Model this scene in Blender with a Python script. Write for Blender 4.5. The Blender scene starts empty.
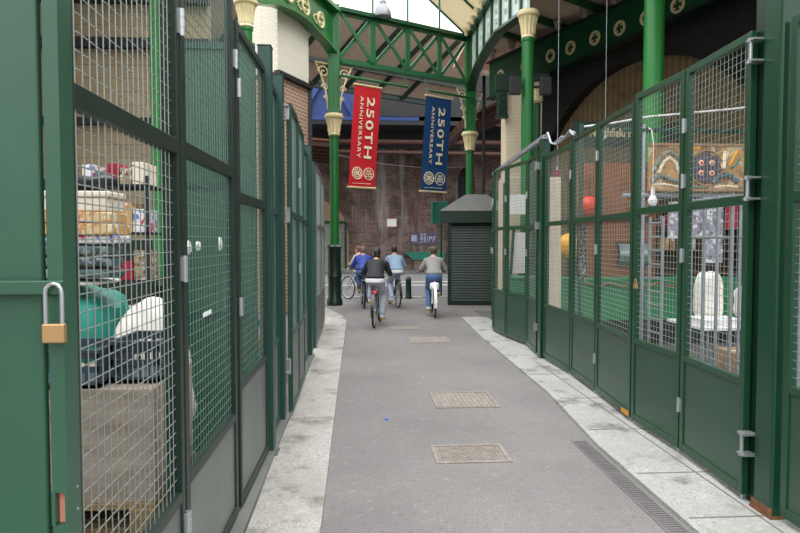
import bpy, bmesh, math, random
from mathutils import Vector, Matrix, noise
random.seed(7)
R = math.radians
scene = bpy.context.scene
COL = scene.collection

# ------------------------------------------------------------------ camera
F_PX, H_EYE = 634.0, 1.7
cam_d = bpy.data.cameras.new('camera'); cam = bpy.data.objects.new('camera', cam_d); COL.objects.link(cam)
cam_d.sensor_width = 36.0; cam_d.sensor_fit = 'HORIZONTAL'; cam_d.lens = 36.0 * F_PX / 800.0
cam_d.clip_start = 0.05; cam_d.clip_end = 500
cam.location = (0, 0, H_EYE)
cam.rotation_euler = (R(90) - math.atan(26.5 / F_PX), 0, -math.atan(40 / F_PX))
scene.camera = cam
# ------------------------------------------------------------------ sky, exposure
w = bpy.data.worlds.new('overcast_sky'); scene.world = w; w.use_nodes = True
bg = w.node_tree.nodes['Background']
wn_ = w.node_tree.nodes; wl_ = w.node_tree.links                       # overcast sky: bright overhead, dim towards the horizon
tc_ = wn_.new('ShaderNodeTexCoord'); sx_ = wn_.new('ShaderNodeSeparateXYZ'); wl_.new(tc_.outputs['Generated'], sx_.inputs[0])
mr_ = wn_.new('ShaderNodeMapRange'); wl_.new(sx_.outputs[2], mr_.inputs[0])
mr_.inputs[1].default_value = 0.0; mr_.inputs[2].default_value = 1.0; mr_.inputs[3].default_value = 0.22; mr_.inputs[4].default_value = 2.7
wl_.new(mr_.outputs[0], bg.inputs[1]); bg.inputs[0].default_value = (0.97, 0.985, 1.0, 1)
vs = scene.view_settings
vs.view_transform = 'Standard'; vs.look = 'None'; vs.gamma = 1.0; vs.use_curve_mapping = False
vs.exposure = 1.15

# ------------------------------------------------------------------ helpers
def s2l(c):
    c /= 255.0
    return c / 12.92 if c <= 0.04045 else ((c + 0.055) / 1.055) ** 2.4
def rgb(r, g, b): return (s2l(r), s2l(g), s2l(b), 1)

def new_mat(name):
    m = bpy.data.materials.new(name); m.use_nodes = True
    nt = m.node_tree; return m, nt, nt.nodes['Principled BSDF']
def mix(nt, a, b, fac):
    n = nt.nodes.new('ShaderNodeMix'); n.data_type = 'RGBA'
    for i, x in ((6, a), (7, b)):
        if isinstance(x, tuple): n.inputs[i].default_value = x
        else: nt.links.new(x, n.inputs[i])
    if isinstance(fac, (int, float)): n.inputs[0].default_value = fac
    else: nt.links.new(fac, n.inputs[0])
    return n.outputs[2]
def noise_n(nt, scale, detail=4, vec=None, rough=0.55):
    n = nt.nodes.new('ShaderNodeTexNoise'); n.inputs['Scale'].default_value = scale
    n.inputs['Detail'].default_value = detail; n.inputs['Roughness'].default_value = rough
    if vec is not None: nt.links.new(vec, n.inputs['Vector'])
    return n.outputs['Fac']
def ramp(nt, fac, a, b):
    n = nt.nodes.new('ShaderNodeMapRange'); nt.links.new(fac, n.inputs[0])
    n.inputs[1].default_value = a; n.inputs[2].default_value = b
    return n.outputs[0]
def objco(nt, scale=(1, 1, 1), plane=None):
    t = nt.nodes.new('ShaderNodeTexCoord'); o = t.outputs['Object']
    if plane:                                   # wall running along its own local axes: u = x+y, v = z
        s = nt.nodes.new('ShaderNodeSeparateXYZ'); nt.links.new(o, s.inputs[0])
        a = nt.nodes.new('ShaderNodeMath'); a.operation = 'ADD'
        nt.links.new(s.outputs[0], a.inputs[0]); nt.links.new(s.outputs[1], a.inputs[1])
        c = nt.nodes.new('ShaderNodeCombineXYZ')
        nt.links.new(a.outputs[0], c.inputs[0]); nt.links.new(s.outputs[2], c.inputs[1]); o = c.outputs[0]
    m = nt.nodes.new('ShaderNodeMapping'); nt.links.new(o, m.inputs[0]); m.inputs['Scale'].default_value = scale
    return m.outputs[0]
def bump(nt, b, h, strength=0.3, dist=0.01):
    n = nt.nodes.new('ShaderNodeBump'); n.inputs['Strength'].default_value = strength
    n.inputs['Distance'].default_value = dist; nt.links.new(h, n.inputs['Height'])
    nt.links.new(n.outputs[0], b.inputs['Normal'])

def paint(name, col, rough=0.4, metal=0.0, var=0.16, scale=6.0, spec=0.5, worn=0.0, wcol=(140, 120, 100)):
    m, nt, b = new_mat(name); v = objco(nt)
    dark = tuple(c * (1 - var) for c in col[:3]) + (1,); light = tuple(min(1, c * (1 + var)) for c in col[:3]) + (1,)
    c = mix(nt, dark, light, ramp(nt, noise_n(nt, scale, 5, v), 0.3, 0.7))
    if worn:
        c = mix(nt, c, rgb(*wcol), ramp(nt, noise_n(nt, scale * 4, 6, v), 0.72 - worn, 0.80 - worn))
    nt.links.new(c, b.inputs['Base Color'])
    b.inputs['Roughness'].default_value = rough; b.inputs['Metallic'].default_value = metal
    b.inputs['Specular IOR Level'].default_value = spec
    return m
def brick(name, c1, c2, mortar, bw=0.22, bh=0.075, ms=0.012, streak=None, scol=(200, 200, 195), rough=0.9, dirt=None):
    m, nt, b = new_mat(name); v = objco(nt, plane=True)
    t = nt.nodes.new('ShaderNodeTexBrick'); nt.links.new(v, t.inputs['Vector'])
    t.inputs['Color1'].default_value = c1; t.inputs['Color2'].default_value = c2; t.inputs['Mortar'].default_value = mortar
    t.inputs['Scale'].default_value = 1.0; t.inputs['Mortar Size'].default_value = ms
    t.inputs['Brick Width'].default_value = bw; t.inputs['Row Height'].default_value = bh
    c = t.outputs['Color']
    if dirt: c = mix(nt, c, dirt, ramp(nt, noise_n(nt, 0.9, 6, v, 0.65), 0.42, 0.68))
    if streak:
        sv = objco(nt, (streak, 0.10, 1), plane=True)
        c = mix(nt, c, rgb(*scol), ramp(nt, noise_n(nt, 1.0, 6, sv, 0.7), 0.54, 0.74))
        sv2 = objco(nt, (streak * 0.6 + .13, 0.09, 1), plane=True)
        c = mix(nt, c, rgb(88, 56, 34), ramp(nt, noise_n(nt, 1.3, 5, sv2, 0.6), 0.55, 0.75))
    nt.links.new(c, b.inputs['Base Color']); b.inputs['Roughness'].default_value = rough
    bump(nt, b, t.outputs['Fac'], -0.3, 0.01)
    return m
def wood(name, a, b_, scale=(1.5, 14, 14), rough=0.7):
    m, nt, b = new_mat(name); v = objco(nt, scale)
    c = mix(nt, rgb(*a), rgb(*b_), ramp(nt, noise_n(nt, 2.0, 7, v, 0.65), 0.3, 0.72))
    nt.links.new(c, b.inputs['Base Color']); b.inputs['Roughness'].default_value = rough
    return m
def speckle(name, base, light, dark, big=0.7, rough=0.9, fine=160.0, patch=None, bmp=0.15):
    m, nt, b = new_mat(name); v = objco(nt)
    c = mix(nt, dark, light, ramp(nt, noise_n(nt, fine, 2, v), 0.3, 0.7))
    c = mix(nt, c, base, 0.35)
    k = ramp(nt, noise_n(nt, big, 7, v, 0.62), 0.35, 0.7)
    c = mix(nt, c, tuple(x * 0.80 for x in base[:3]) + (1,), k)
    sp = ramp(nt, noise_n(nt, 38.0, 2, v), 0.70, 0.76)
    c = mix(nt, c, light, sp)
    c = mix(nt, c, dark, ramp(nt, noise_n(nt, 26.0, 3, v, 0.7), 0.56, 0.85))
    c = mix(nt, c, light, ramp(nt, noise_n(nt, 11.0, 5, v, 0.75), 0.56, 0.95))
    if patch: c = mix(nt, c, patch, ramp(nt, noise_n(nt, 2.3, 8, v, 0.7), 0.53, 0.68))
    nt.links.new(c, b.inputs['Base Color']); b.inputs['Roughness'].default_value = rough
    bump(nt, b, noise_n(nt, fine, 3, v), bmp, 0.004)
    return m
def waves(name, a, b_, scale, axis='X', rough=0.6):
    m, nt, b = new_mat(name); v = objco(nt, plane=True)
    t = nt.nodes.new('ShaderNodeTexWave'); t.bands_direction = axis; t.inputs['Scale'].default_value = scale
    t.inputs['Distortion'].default_value = 1.2; nt.links.new(v, t.inputs['Vector'])
    c = mix(nt, rgb(*a), rgb(*b_), t.outputs['Fac'])
    c = mix(nt, c, rgb(*[x * 0.6 for x in a]), ramp(nt, noise_n(nt, 3, 4, v), 0.5, 0.85))
    nt.links.new(c, b.inputs['Base Color']); b.inputs['Roughness'].default_value = rough
    bump(nt, b, t.outputs['Fac'], 0.5, 0.01)
    return m
def blotch(name, cols, scale=8.0, rough=0.7, detail=2):
    m, nt, b = new_mat(name); v = objco(nt)
    c = rgb(*cols[0])
    for i, k in enumerate(cols[1:]):
        mp = nt.nodes.new('ShaderNodeMapping'); nt.links.new(v, mp.inputs[0]); mp.inputs['Location'].default_value = (3.7 * i, 1.9 * i, 5.1 * i)
        c = mix(nt, c, rgb(*k), ramp(nt, noise_n(nt, scale * (1 + .3 * i), detail, mp.outputs[0]), 0.55, 0.6))
    nt.links.new(c, b.inputs['Base Color']); b.inputs['Roughness'].default_value = rough
    return m

ROOT = {}
class MB:
    def __init__(s): s.v = []; s.f = []
    def add(s, vs_, fs):
        o = len(s.v); s.v += [Vector(p) for p in vs_]; s.f += [tuple(i + o for i in f) for f in fs]; return s
    def box(s, x0, x1, y0, y1, z0, z1):
        return s.add([(x0, y0, z0), (x1, y0, z0), (x1, y1, z0), (x0, y1, z0), (x0, y0, z1), (x1, y0, z1), (x1, y1, z1), (x0, y1, z1)],
                     [(0, 3, 2, 1), (4, 5, 6, 7), (0, 1, 5, 4), (1, 2, 6, 5), (2, 3, 7, 6), (3, 0, 4, 7)])
    def frame_of(s, p, q, up=(0, 0, 1)):
        d = (Vector(q) - Vector(p)).normalized(); u = Vector(up)
        if abs(d.dot(u)) > 0.98: u = Vector((0, 1, 0))
        a = d.cross(u).normalized(); b = a.cross(d).normalized(); return d, a, b
    def bar(s, p, q, wd, ht, up=(0, 0, 1)):
        p, q = Vector(p), Vector(q); d, a, b = s.frame_of(p, q, up); a = a * wd / 2; b = b * ht / 2
        vs_ = [p - a - b, p + a - b, p + a + b, p - a + b, q - a - b, q + a - b, q + a + b, q - a + b]
        return s.add(vs_, [(0, 1, 2, 3), (7, 6, 5, 4), (0, 4, 5, 1), (1, 5, 6, 2), (2, 6, 7, 3), (3, 7, 4, 0)])
    def cyl(s, p, q, r0, r1=None, n=12, caps=True):
        r1 = r0 if r1 is None else r1; p, q = Vector(p), Vector(q); d, a, b = s.frame_of(p, q); vs_ = []
        for c, r in ((p, r0), (q, r1)):
            for i in range(n):
                t = 2 * math.pi * i / n; vs_.append(c + a * math.cos(t) * r + b * math.sin(t) * r)
        fs = [(i, (i + 1) % n, n + (i + 1) % n, n + i) for i in range(n)]
        if caps: fs += [tuple(range(n - 1, -1, -1)), tuple(range(n, 2 * n))]
        return s.add(vs_, fs)
    def tube(s, pts, r, n=8, closed=False):
        pts = [Vector(p) for p in pts]; m = len(pts); vs_ = []; rr = r if isinstance(r, (list, tuple)) else [r] * m
        pa = None
        for k, p in enumerate(pts):
            t = (pts[(k + 1) % m] - pts[k - 1]) if closed else (pts[min(k + 1, m - 1)] - pts[max(k - 1, 0)])
            t.normalize()
            if pa is None:
                u = Vector((0, 0, 1)) if abs(t.z) < .95 else Vector((0, 1, 0)); pa = t.cross(u).normalized()
            else:
                pa = (pa - t * pa.dot(t)).normalized()
            b = t.cross(pa)
            for i in range(n):
                g = 2 * math.pi * i / n; vs_.append(p + (pa * math.cos(g) + b * math.sin(g)) * rr[k])
        fs = []
        for k in range(m if closed else m - 1):
            k2 = (k + 1) % m
            fs += [(k * n + i, k * n + (i + 1) % n, k2 * n + (i + 1) % n, k2 * n + i) for i in range(n)]
        if not closed: fs += [tuple(range(n - 1, -1, -1)), tuple(range((m - 1) * n, m * n))]
        return s.add(vs_, fs)
    def lathe(s, prof, c, n=20):
        c = Vector(c); vs_ = []; m = len(prof)
        for r, z in prof:
            for i in range(n):
                t = 2 * math.pi * i / n; vs_.append(c + Vector((r * math.cos(t), r * math.sin(t), z)))
        fs = []
        for k in range(m - 1): fs += [(k * n + i, k * n + (i + 1) % n, (k + 1) * n + (i + 1) % n, (k + 1) * n + i) for i in range(n)]
        fs += [tuple(range(n - 1, -1, -1)), tuple(range((m - 1) * n, m * n))]
        return s.add(vs_, fs)
    def prism(s, poly, vec):
        vec = Vector(vec); n = len(poly); a = [Vector(p) for p in poly]
        return s.add(a + [p + vec for p in a], [tuple(range(n)), tuple(range(2 * n - 1, n - 1, -1))] + [(i, (i + 1) % n, n + (i + 1) % n, n + i) for i in range(n)])
    def strip(s, la, lb, vec):
        "solid between two polylines la and lb of equal length, thickness vec"
        vec = Vector(vec); n = len(la)
        vs_ = [Vector(p) for p in la] + [Vector(p) for p in lb] + [Vector(p) + vec for p in la] + [Vector(p) + vec for p in lb]; fs = []
        for i in range(n - 1):
            fs += [(i, i + 1, n + i + 1, n + i), (2 * n + i, 3 * n + i, 3 * n + i + 1, 2 * n + i + 1), (i, 2 * n + i, 2 * n + i + 1, i + 1), (n + i, n + i + 1, 3 * n + i + 1, 3 * n + i)]
        fs += [(0, n, 3 * n, 2 * n), (n - 1, 3 * n - 1, 4 * n - 1, 2 * n - 1)]
        return s.add(vs_, fs)
    def ball(s, c, r, nu=14, nv=10):
        c = Vector(c); r = (r, r, r) if isinstance(r, (int, float)) else r; vs_ = []
        for j in range(1, nv):
            ph = math.pi * j / nv
            for i in range(nu):
                t = 2 * math.pi * i / nu
                vs_.append(c + Vector((r[0] * math.sin(ph) * math.cos(t), r[1] * math.sin(ph) * math.sin(t), r[2] * math.cos(ph))))
        k = len(vs_); vs_ += [c + Vector((0, 0, r[2])), c - Vector((0, 0, r[2]))]; fs = []
        for j in range(nv - 2): fs += [(j * nu + i, (j + 1) * nu + i, (j + 1) * nu + (i + 1) % nu, j * nu + (i + 1) % nu) for i in range(nu)]
        fs += [(k, i, (i + 1) % nu) for i in range(nu)] + [(k + 1, (nv - 2) * nu + (i + 1) % nu, (nv - 2) * nu + i) for i in range(nu)]
        return s.add(vs_, fs)
    def torus(s, c, R_, r, axis=(0, 1, 0), n=28, m=6, sy=1.0):
        c = Vector(c); d = Vector(axis).normalized(); u = Vector((0, 0, 1)) if abs(d.z) < .9 else Vector((1, 0, 0))
        a = d.cross(u).normalized(); b = a.cross(d)
        return s.tube([c + a * R_ * math.cos(2 * math.pi * i / n) + b * R_ * sy * math.sin(2 * math.pi * i / n) for i in range(n)], r, m, True)
    def loft(s, rings, n=18):
        "rings: (centre, half axis vector u, half axis vector v)"
        vs_ = []; m = len(rings)
        for c, u, v in rings:
            c, u, v = Vector(c), Vector(u), Vector(v)
            for i in range(n):
                t = 2 * math.pi * i / n; vs_.append(c + u * math.cos(t) + v * math.sin(t))
        fs = []
        for k in range(m - 1): fs += [(k * n + i, k * n + (i + 1) % n, (k + 1) * n + (i + 1) % n, (k + 1) * n + i) for i in range(n)]
        fs += [tuple(range(n - 1, -1, -1)), tuple(range((m - 1) * n, m * n))]
        return s.add(vs_, fs)
    def limb(s, pts, rs):
        for i in range(len(pts) - 1): s.cyl(pts[i], pts[i + 1], rs[i], rs[i + 1], 14)
        for p, r in zip(pts, rs): s.ball(p, r, 14, 10)
        return s
    def rough(s, amp, scale=3.0, seed=0.0):
        for p in s.v:
            d = noise.noise_vector(p * scale + Vector((seed, seed * .7, seed * 1.3))); p += d * amp
        return s
    def to_mesh(s, name):
        me = bpy.data.meshes.new(name); me.from_pydata([tuple(p) for p in s.v], [], s.f); me.update()
        bm = bmesh.new(); bm.from_mesh(me); bmesh.ops.recalc_face_normals(bm, faces=bm.faces); bm.to_mesh(me); bm.free()
        return me
    def build(s, name, mat, parent=None, world=True, smooth=35, bevel=0.0, voxel=0.0, relax=4):
        me = s.to_mesh(name)
        if voxel:
            t = bpy.data.objects.new('tmp', me); COL.objects.link(t)
            md = t.modifiers.new('r', 'REMESH'); md.mode = 'VOXEL'; md.voxel_size = voxel
            sm = t.modifiers.new('s', 'SMOOTH'); sm.factor = 0.5; sm.iterations = relax
            dg = bpy.context.evaluated_depsgraph_get(); dg.update()
            me2 = bpy.data.meshes.new_from_object(t.evaluated_get(dg)); bpy.data.objects.remove(t); me = me2; me.name = name
        o = finish(name, me, mat, parent, world, smooth)
        if bevel:
            b = o.modifiers.new('bevel', 'BEVEL'); b.width = bevel; b.segments = 2; b.limit_method = 'ANGLE'; b.angle_limit = R(40); b.harden_normals = True
        return o
def root_of(o):
    while o.parent: o = o.parent
    return o
def finish(name, me, mat, parent, world, smooth):
    o = bpy.data.objects.new(name, me); COL.objects.link(o)
    if parent is not None:
        o.parent = parent
        if world:
            r = root_of(parent)
            me.transform((Matrix.Translation(r.location) @ r.rotation_euler.to_matrix().to_4x4()).inverted())
    me.materials.clear(); me.materials.append(mat)
    if smooth:
        me.polygons.foreach_set('use_smooth', [True] * len(me.polygons)); me.set_sharp_from_angle(angle=R(smooth))
    return o
def tag(o, label=None, cat=None, group=None, kind=None):
    if label: o['label'] = label
    if cat: o['category'] = cat
    if group: o['group'] = group
    if kind: o['kind'] = kind
    return o
def thing(name, label, cat, loc=(0, 0, 0), rz=0.0, group=None, kind=None):
    o = bpy.data.objects.new(name, None); COL.objects.link(o); o.empty_display_size = 0.1
    o.location = loc; o.rotation_euler = (0, 0, rz); return tag(o, label, cat, group, kind)
def single(mb, name, mat, label, cat, group=None, kind=None, **k):
    return tag(mb.build(name, mat, **k), label, cat, group, kind)
def struct(mb, name, mat, label=None, cat=None, **k):
    return tag(mb.build(name, mat, **k), label, cat, None, 'structure')
def copy_tree(o, parent=None):
    c = o.copy(); COL.objects.link(c)
    if parent: c.parent = parent
    for ch in list(o.children): copy_tree(ch, c)
    return c
def text_part(name, s, mat, parent, M, size, ext=0.004, bold=0.0, sx=1.0, align='CENTER', shear=None, space=1.0):
    cu = bpy.data.curves.new(name, 'FONT'); cu.body = s; cu.size = size; cu.extrude = ext; cu.offset = bold
    cu.align_x = align; cu.align_y = 'CENTER'; cu.space_character = space; cu.resolution_u = 3
    t = bpy.data.objects.new('tmp', cu); COL.objects.link(t)
    dg = bpy.context.evaluated_depsgraph_get(); dg.update()
    me = bpy.data.meshes.new_from_object(t.evaluated_get(dg)); bpy.data.objects.remove(t)
    me.transform(M @ Matrix.Diagonal((sx, 1, 1, 1)))
    if shear:
        for v in me.vertices: v.co.x += shear * v.co.z
    return finish(name, me, mat, parent, False, 0)
def lump(x0, x1, y0, y1, z0, z1, n=10, p=4.0, amp=0.03, sc=4.0, seed=0.0, flat=True):
    "rounded, creased block (superellipsoid) for sacks and tarpaulins"
    mb = MB(); c = Vector(((x0 + x1) / 2, (y0 + y1) / 2, (z0 + z1) / 2)); h = ((x1 - x0) / 2, (y1 - y0) / 2, (z1 - z0) / 2)
    mb.ball((0, 0, 0), 1.0, 4 * n, 2 * n)
    for v in mb.v:
        k = (abs(v.x) ** p + abs(v.y) ** p + abs(v.z) ** p) ** (-1 / p); q = v * k
        q = Vector((q.x * h[0], q.y * h[1], q.z * h[2])); d = noise.noise_vector(q * sc + Vector((seed, seed, seed))) * amp
        d += noise.noise_vector(q * sc * 2.7 + Vector((seed, 0, seed))) * amp * 0.4
        if flat and q.z < -h[2] * 0.9: d.z = abs(d.z)
        v[:] = c + q + d
    return mb

# ------------------------------------------------------------------ materials
M_ = {}
M_['asphalt'] = speckle('asphalt', rgb(118, 114, 113), rgb(164, 160, 158), rgb(76, 73, 72), big=0.5, fine=120)
M_['stall_floor'] = speckle('stall_floor_concrete', rgb(96, 94, 92), rgb(130, 128, 125), rgb(60, 58, 56))
M_['road'] = speckle('road_asphalt', rgb(112, 110, 112), rgb(140, 138, 138), rgb(84, 82, 82))
M_['kerb'] = speckle('kerb_stone', rgb(168, 164, 158), rgb(205, 202, 196), rgb(120, 116, 110), big=1.6, fine=70, patch=rgb(108, 104, 96))
M_['kerbR'] = speckle('granite_kerb', rgb(166, 166, 160), rgb(205, 205, 200), rgb(112, 112, 108), big=1.3, fine=90, patch=rgb(92, 92, 84))
M_['joint'] = paint('kerb_joint', rgb(112, 108, 102), 0.95)
M_['greenL'] = paint('green_gate_paint', rgb(46, 84, 64), 0.36, worn=0.0, var=0.10, scale=3)
M_['greenL2'] = paint('blue_green_post_paint', rgb(32, 68, 60), 0.4, var=0.08, scale=3)
M_['greenLd'] = paint('dull_green_frame_paint', rgb(28, 44, 37), 0.42, var=0.12)
M_['kickL'] = paint('grey_green_sheen_sheet', rgb(106, 114, 108), 0.34, metal=0.25, var=0.16, scale=2.5)  # base lightened to carry the sheen reflected on the left kick panels
M_['sheetL'] = paint('grey_plate', rgb(120, 122, 116), 0.5, metal=0.2, var=0.15, scale=4)
M_['wireL'] = paint('sky_lightened_green_wire', rgb(146, 154, 148), 0.35, metal=0.3, var=0.1)  # grey-green lightened for the sky reflected in the near wires
M_['wireLg'] = paint('green_coated_wire', rgb(100, 128, 116), 0.4, metal=0.1, var=0.1)
M_['greenR'] = paint('dark_green_gate_paint', rgb(26, 66, 44), 0.30, var=0.10, scale=3)
M_['greenRp'] = paint('dark_green_post_paint', rgb(20, 62, 42), 0.25, var=0.08, scale=3)
M_['kickR'] = paint('dark_green_sheet', rgb(40, 70, 52), 0.33, var=0.12, scale=2.2, worn=0.0)
M_['wireR'] = paint('pale_green_wire', rgb(146, 158, 148), 0.4, metal=0.2, var=0.1)
M_['rust'] = paint('rusty_edge', rgb(112, 74, 48), 0.9, var=0.3, scale=20)
M_['steel'] = paint('zinc_steel', rgb(178, 182, 184), 0.3, metal=0.7, var=0.08)
M_['brass'] = paint('brass_lock', rgb(186, 150, 104), 0.35, metal=0.6, var=0.05)
M_['pink'] = paint('pink_plaster', rgb(206, 140, 122), 0.9)
M_['lime'] = paint('bright_green_gloss', rgb(24, 104, 44), 0.28, var=0.07, scale=3)
M_['limeL'] = paint('pale_bright_green_gloss', rgb(46, 138, 62), 0.3, var=0.07, scale=3)
M_['truss'] = paint('truss_green', rgb(34, 100, 60), 0.4, var=0.10)
M_['deep'] = paint('deep_green_gloss', rgb(10, 72, 40), 0.32, var=0.10)
M_['bottle'] = paint('bottle_green', rgb(10, 40, 26), 0.35, var=0.10)
M_['cream'] = paint('cream_paint', rgb(220, 206, 160), 0.45, var=0.06, worn=0.03, wcol=(150, 132, 84))
M_['white_brick'] = brick('whitewashed_brick', rgb(228, 222, 206), rgb(222, 216, 200), rgb(210, 204, 188), ms=0.006)
M_['cream_brick'] = brick('cream_painted_brick', rgb(212, 198, 172), rgb(206, 191, 164), rgb(194, 180, 154), ms=0.006)
M_['red_brick'] = brick('weathered_brick', rgb(168, 126, 104), rgb(146, 106, 86), rgb(190, 176, 158), bh=0.085)
M_['viaduct'] = brick('sooty_viaduct_brick', rgb(122, 100, 90), rgb(88, 70, 64), rgb(132, 116, 106), bw=0.36, bh=0.12, ms=0.012, streak=1.0, scol=(168, 162, 156), dirt=rgb(52, 40, 36))
M_['tan_block'] = brick('tan_blockwork', rgb(158, 142, 112), rgb(148, 132, 104), rgb(132, 118, 92), bw=0.45, bh=0.22, ms=0.01)
M_['arch_brick'] = brick('black_arch_brick', rgb(40, 38, 34), rgb(30, 29, 26), rgb(22, 22, 20))
M_['tan_sheet'] = waves('tan_ribbed_sheet', (136, 116, 82), (112, 94, 64), 3.0)
M_['boards'] = wood('roof_boards', (176, 164, 150), (134, 122, 110), (10, 10, 1))
M_['boards_dark'] = wood('soffit_boards', (228, 210, 188), (186, 160, 136), (2, 12, 1))
M_['dark'] = paint('dark_steel', rgb(30, 30, 32), 0.6, var=0.2)
M_['black'] = paint('black_plastic', rgb(26, 28, 32), 0.45)
M_['crate_black'] = paint('black_crate_plastic', rgb(62, 74, 86), 0.4)
M_['timber'] = wood('brown_timber', (128, 84, 54), (84, 52, 32))
M_['ply'] = wood('weathered_plywood', (188, 174, 160), (136, 118, 102), (1.1, 7, 7))
M_['pallet'] = wood('pallet_timber', (178, 150, 108), (120, 96, 64), (2, 10, 10))
M_['reed'] = waves('brown_slatted_timber', (172, 104, 62), (122, 70, 42), 7.0)
M_['counter'] = paint('bright_green_panel', rgb(36, 132, 82), 0.55, var=0.08)
M_['teal'] = paint('teal_tarpaulin', rgb(30, 138, 122), 0.5, var=0.16, scale=5)
M_['tealp'] = paint('teal_sign_paint', rgb(24, 112, 90), 0.5)
M_['sheet'] = paint('white_tarpaulin', rgb(226, 222, 214), 0.6, var=0.06)
M_['white'] = paint('white_plastic', rgb(236, 236, 236), 0.5, var=0.03)
M_['paper'] = paint('white_paper', rgb(240, 240, 238), 0.7, var=0.02)
M_['poly'] = paint('polystyrene', rgb(240, 226, 206), 0.7, var=0.05)
M_['carton'] = blotch('printed_carton', [(214, 164, 98), (196, 120, 70), (224, 190, 140), (240, 222, 190)], 9)
M_['wrap'] = blotch('clear_wrapped_tins', [(96, 112, 116), (140, 152, 152), (70, 84, 90)], 14, 0.25)
M_['wrap2'] = blotch('pink_white_packs', [(232, 226, 228), (206, 60, 96), (90, 120, 190), (240, 240, 240)], 11, 0.4)
M_['mixed'] = blotch('mixed_groceries', [(150, 140, 118), (196, 160, 90), (220, 214, 200), (120, 60, 50)], 16)
M_['red'] = paint('red_banner_cloth', rgb(196, 16, 34), 0.75, var=0.06)
M_['blue'] = paint('blue_banner_cloth', rgb(14, 66, 118), 0.75, var=0.08)
M_['print'] = paint('cream_print', rgb(240, 226, 196), 0.7, var=0.03)
M_['printw'] = paint('white_print', rgb(236, 238, 240), 0.7, var=0.03)
M_['bluesteel'] = paint('blue_steel', rgb(30, 60, 118), 0.45)
M_['road_paint'] = paint('white_road_paint', rgb(236, 236, 236), 0.8)
M_['slate'] = paint('lead_roof', rgb(100, 102, 98), 0.6)
M_['aluminium'] = paint('spun_aluminium', rgb(128, 130, 132), 0.4, metal=0.5)
M_['galv'] = paint('galvanised_tube', rgb(172, 178, 186), 0.38, metal=0.6)
M_['yellow'] = paint('yellow_plastic', rgb(238, 172, 20), 0.4)
M_['orange'] = paint('orange_red_plastic', rgb(236, 62, 40), 0.4)
M_['mirror'] = paint('highlight_polished_metal', rgb(176, 188, 194), 0.35, metal=0.6)  # tray metal lightened, its bright highlight put into the base colour
M_['frieze'] = blotch('painted_frieze_ground', [(188, 140, 88), (206, 184, 146), (150, 112, 76)], 5)
M_['grey_paint'] = blotch('grey_green_painted', [(120, 126, 116), (150, 154, 140), (84, 80, 84)], 14)
M_['plum'] = paint('plum_grey_paint', rgb(86, 76, 92), 0.7)
M_['basket'] = waves('woven_straw', (176, 146, 98), (120, 92, 56), 30)
M_['lilac'] = blotch('lilac_grey_poster', [(150, 148, 166), (184, 182, 196), (110, 100, 120), (220, 220, 224)], 9)
M_['crimson'] = paint('crimson_cloth', rgb(160, 24, 52), 0.8)
M_['card'] = paint('brown_cardboard', rgb(160, 128, 98), 0.85)
M_['dkbrown'] = wood('dark_brown_wood', (84, 52, 40), (50, 30, 24))
M_['notice'] = blotch('black_notice_print', [(28, 30, 32), (190, 192, 192)], 34, 0.6, 3)
M_['iron'] = paint('rusted_cast_iron', rgb(138, 130, 122), 0.75, metal=0.1, var=0.22, scale=12, worn=0.06, wcol=(138, 108, 80))
M_['grate'] = paint('dark_grate_iron', rgb(112, 109, 108), 0.7, metal=0.2)
M_['frost'] = paint('pale_obscured_glass', rgb(206, 222, 214), 0.3, var=0.12, scale=3)
M_['bluecap'] = paint('blue_plastic', rgb(40, 120, 200), 0.4)
m, nt, b = new_mat('obscured_roof_glazing'); tr_ = nt.nodes.new('ShaderNodeBsdfTranslucent'); tr_.inputs[0].default_value = rgb(226, 218, 196)
mx = nt.nodes.new('ShaderNodeMixShader'); mx.inputs[0].default_value = .5; b.inputs['Base Color'].default_value = rgb(206, 196, 172); b.inputs['Roughness'].default_value = .6
nt.links.new(b.outputs[0], mx.inputs[1]); nt.links.new(tr_.outputs[0], mx.inputs[2]); nt.links.new(mx.outputs[0], nt.nodes['Material Output'].inputs[0]); M_['glazing'] = m
# people and bicycles
M_['skin'] = paint('skin', rgb(206, 160, 134), 0.55, var=0.05)
M_['hair_black'] = paint('black_hair', rgb(30, 26, 26), 0.5); M_['hair_brown'] = paint('brown_hair', rgb(74, 58, 48), 0.5)
M_['hair_red'] = paint('auburn_hair', rgb(122, 66, 40), 0.5); M_['hair_fair'] = paint('greying_hair', rgb(112, 96, 84), 0.5)
M_['eye'] = paint('eye_dark', rgb(30, 24, 22), 0.2)
M_['jk_black'] = paint('black_jacket', rgb(24, 26, 33), 0.7); M_['jk_blue'] = paint('royal_blue_jacket', rgb(40, 66, 160), 0.6)
M_['jk_denim'] = paint('pale_denim_jacket', rgb(142, 168, 192), 0.85); M_['jk_grey'] = paint('grey_jacket', rgb(142, 142, 138), 0.85)
M_['jk_beige'] = paint('beige_jacket', rgb(180, 168, 156), 0.8)
M_['tr_grey'] = paint('pale_grey_trousers', rgb(168, 174, 184), 0.85); M_['tr_jean'] = paint('blue_jeans', rgb(82, 110, 156), 0.85)
M_['tr_light'] = paint('light_blue_trousers', rgb(168, 182, 204), 0.85); M_['tr_dark'] = paint('dark_trousers', rgb(52, 62, 82), 0.85)
M_['shoe'] = paint('grey_trainer', rgb(196, 198, 200), 0.6); M_['shoe_d'] = paint('brown_shoe', rgb(96, 84, 74), 0.6)
M_['cap'] = paint('olive_cap', rgb(78, 80, 62), 0.8)
M_['tyre'] = paint('tyre_rubber', rgb(28, 28, 30), 0.7); M_['bike_black'] = paint('black_bike_paint', rgb(30, 32, 36), 0.3)
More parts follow.
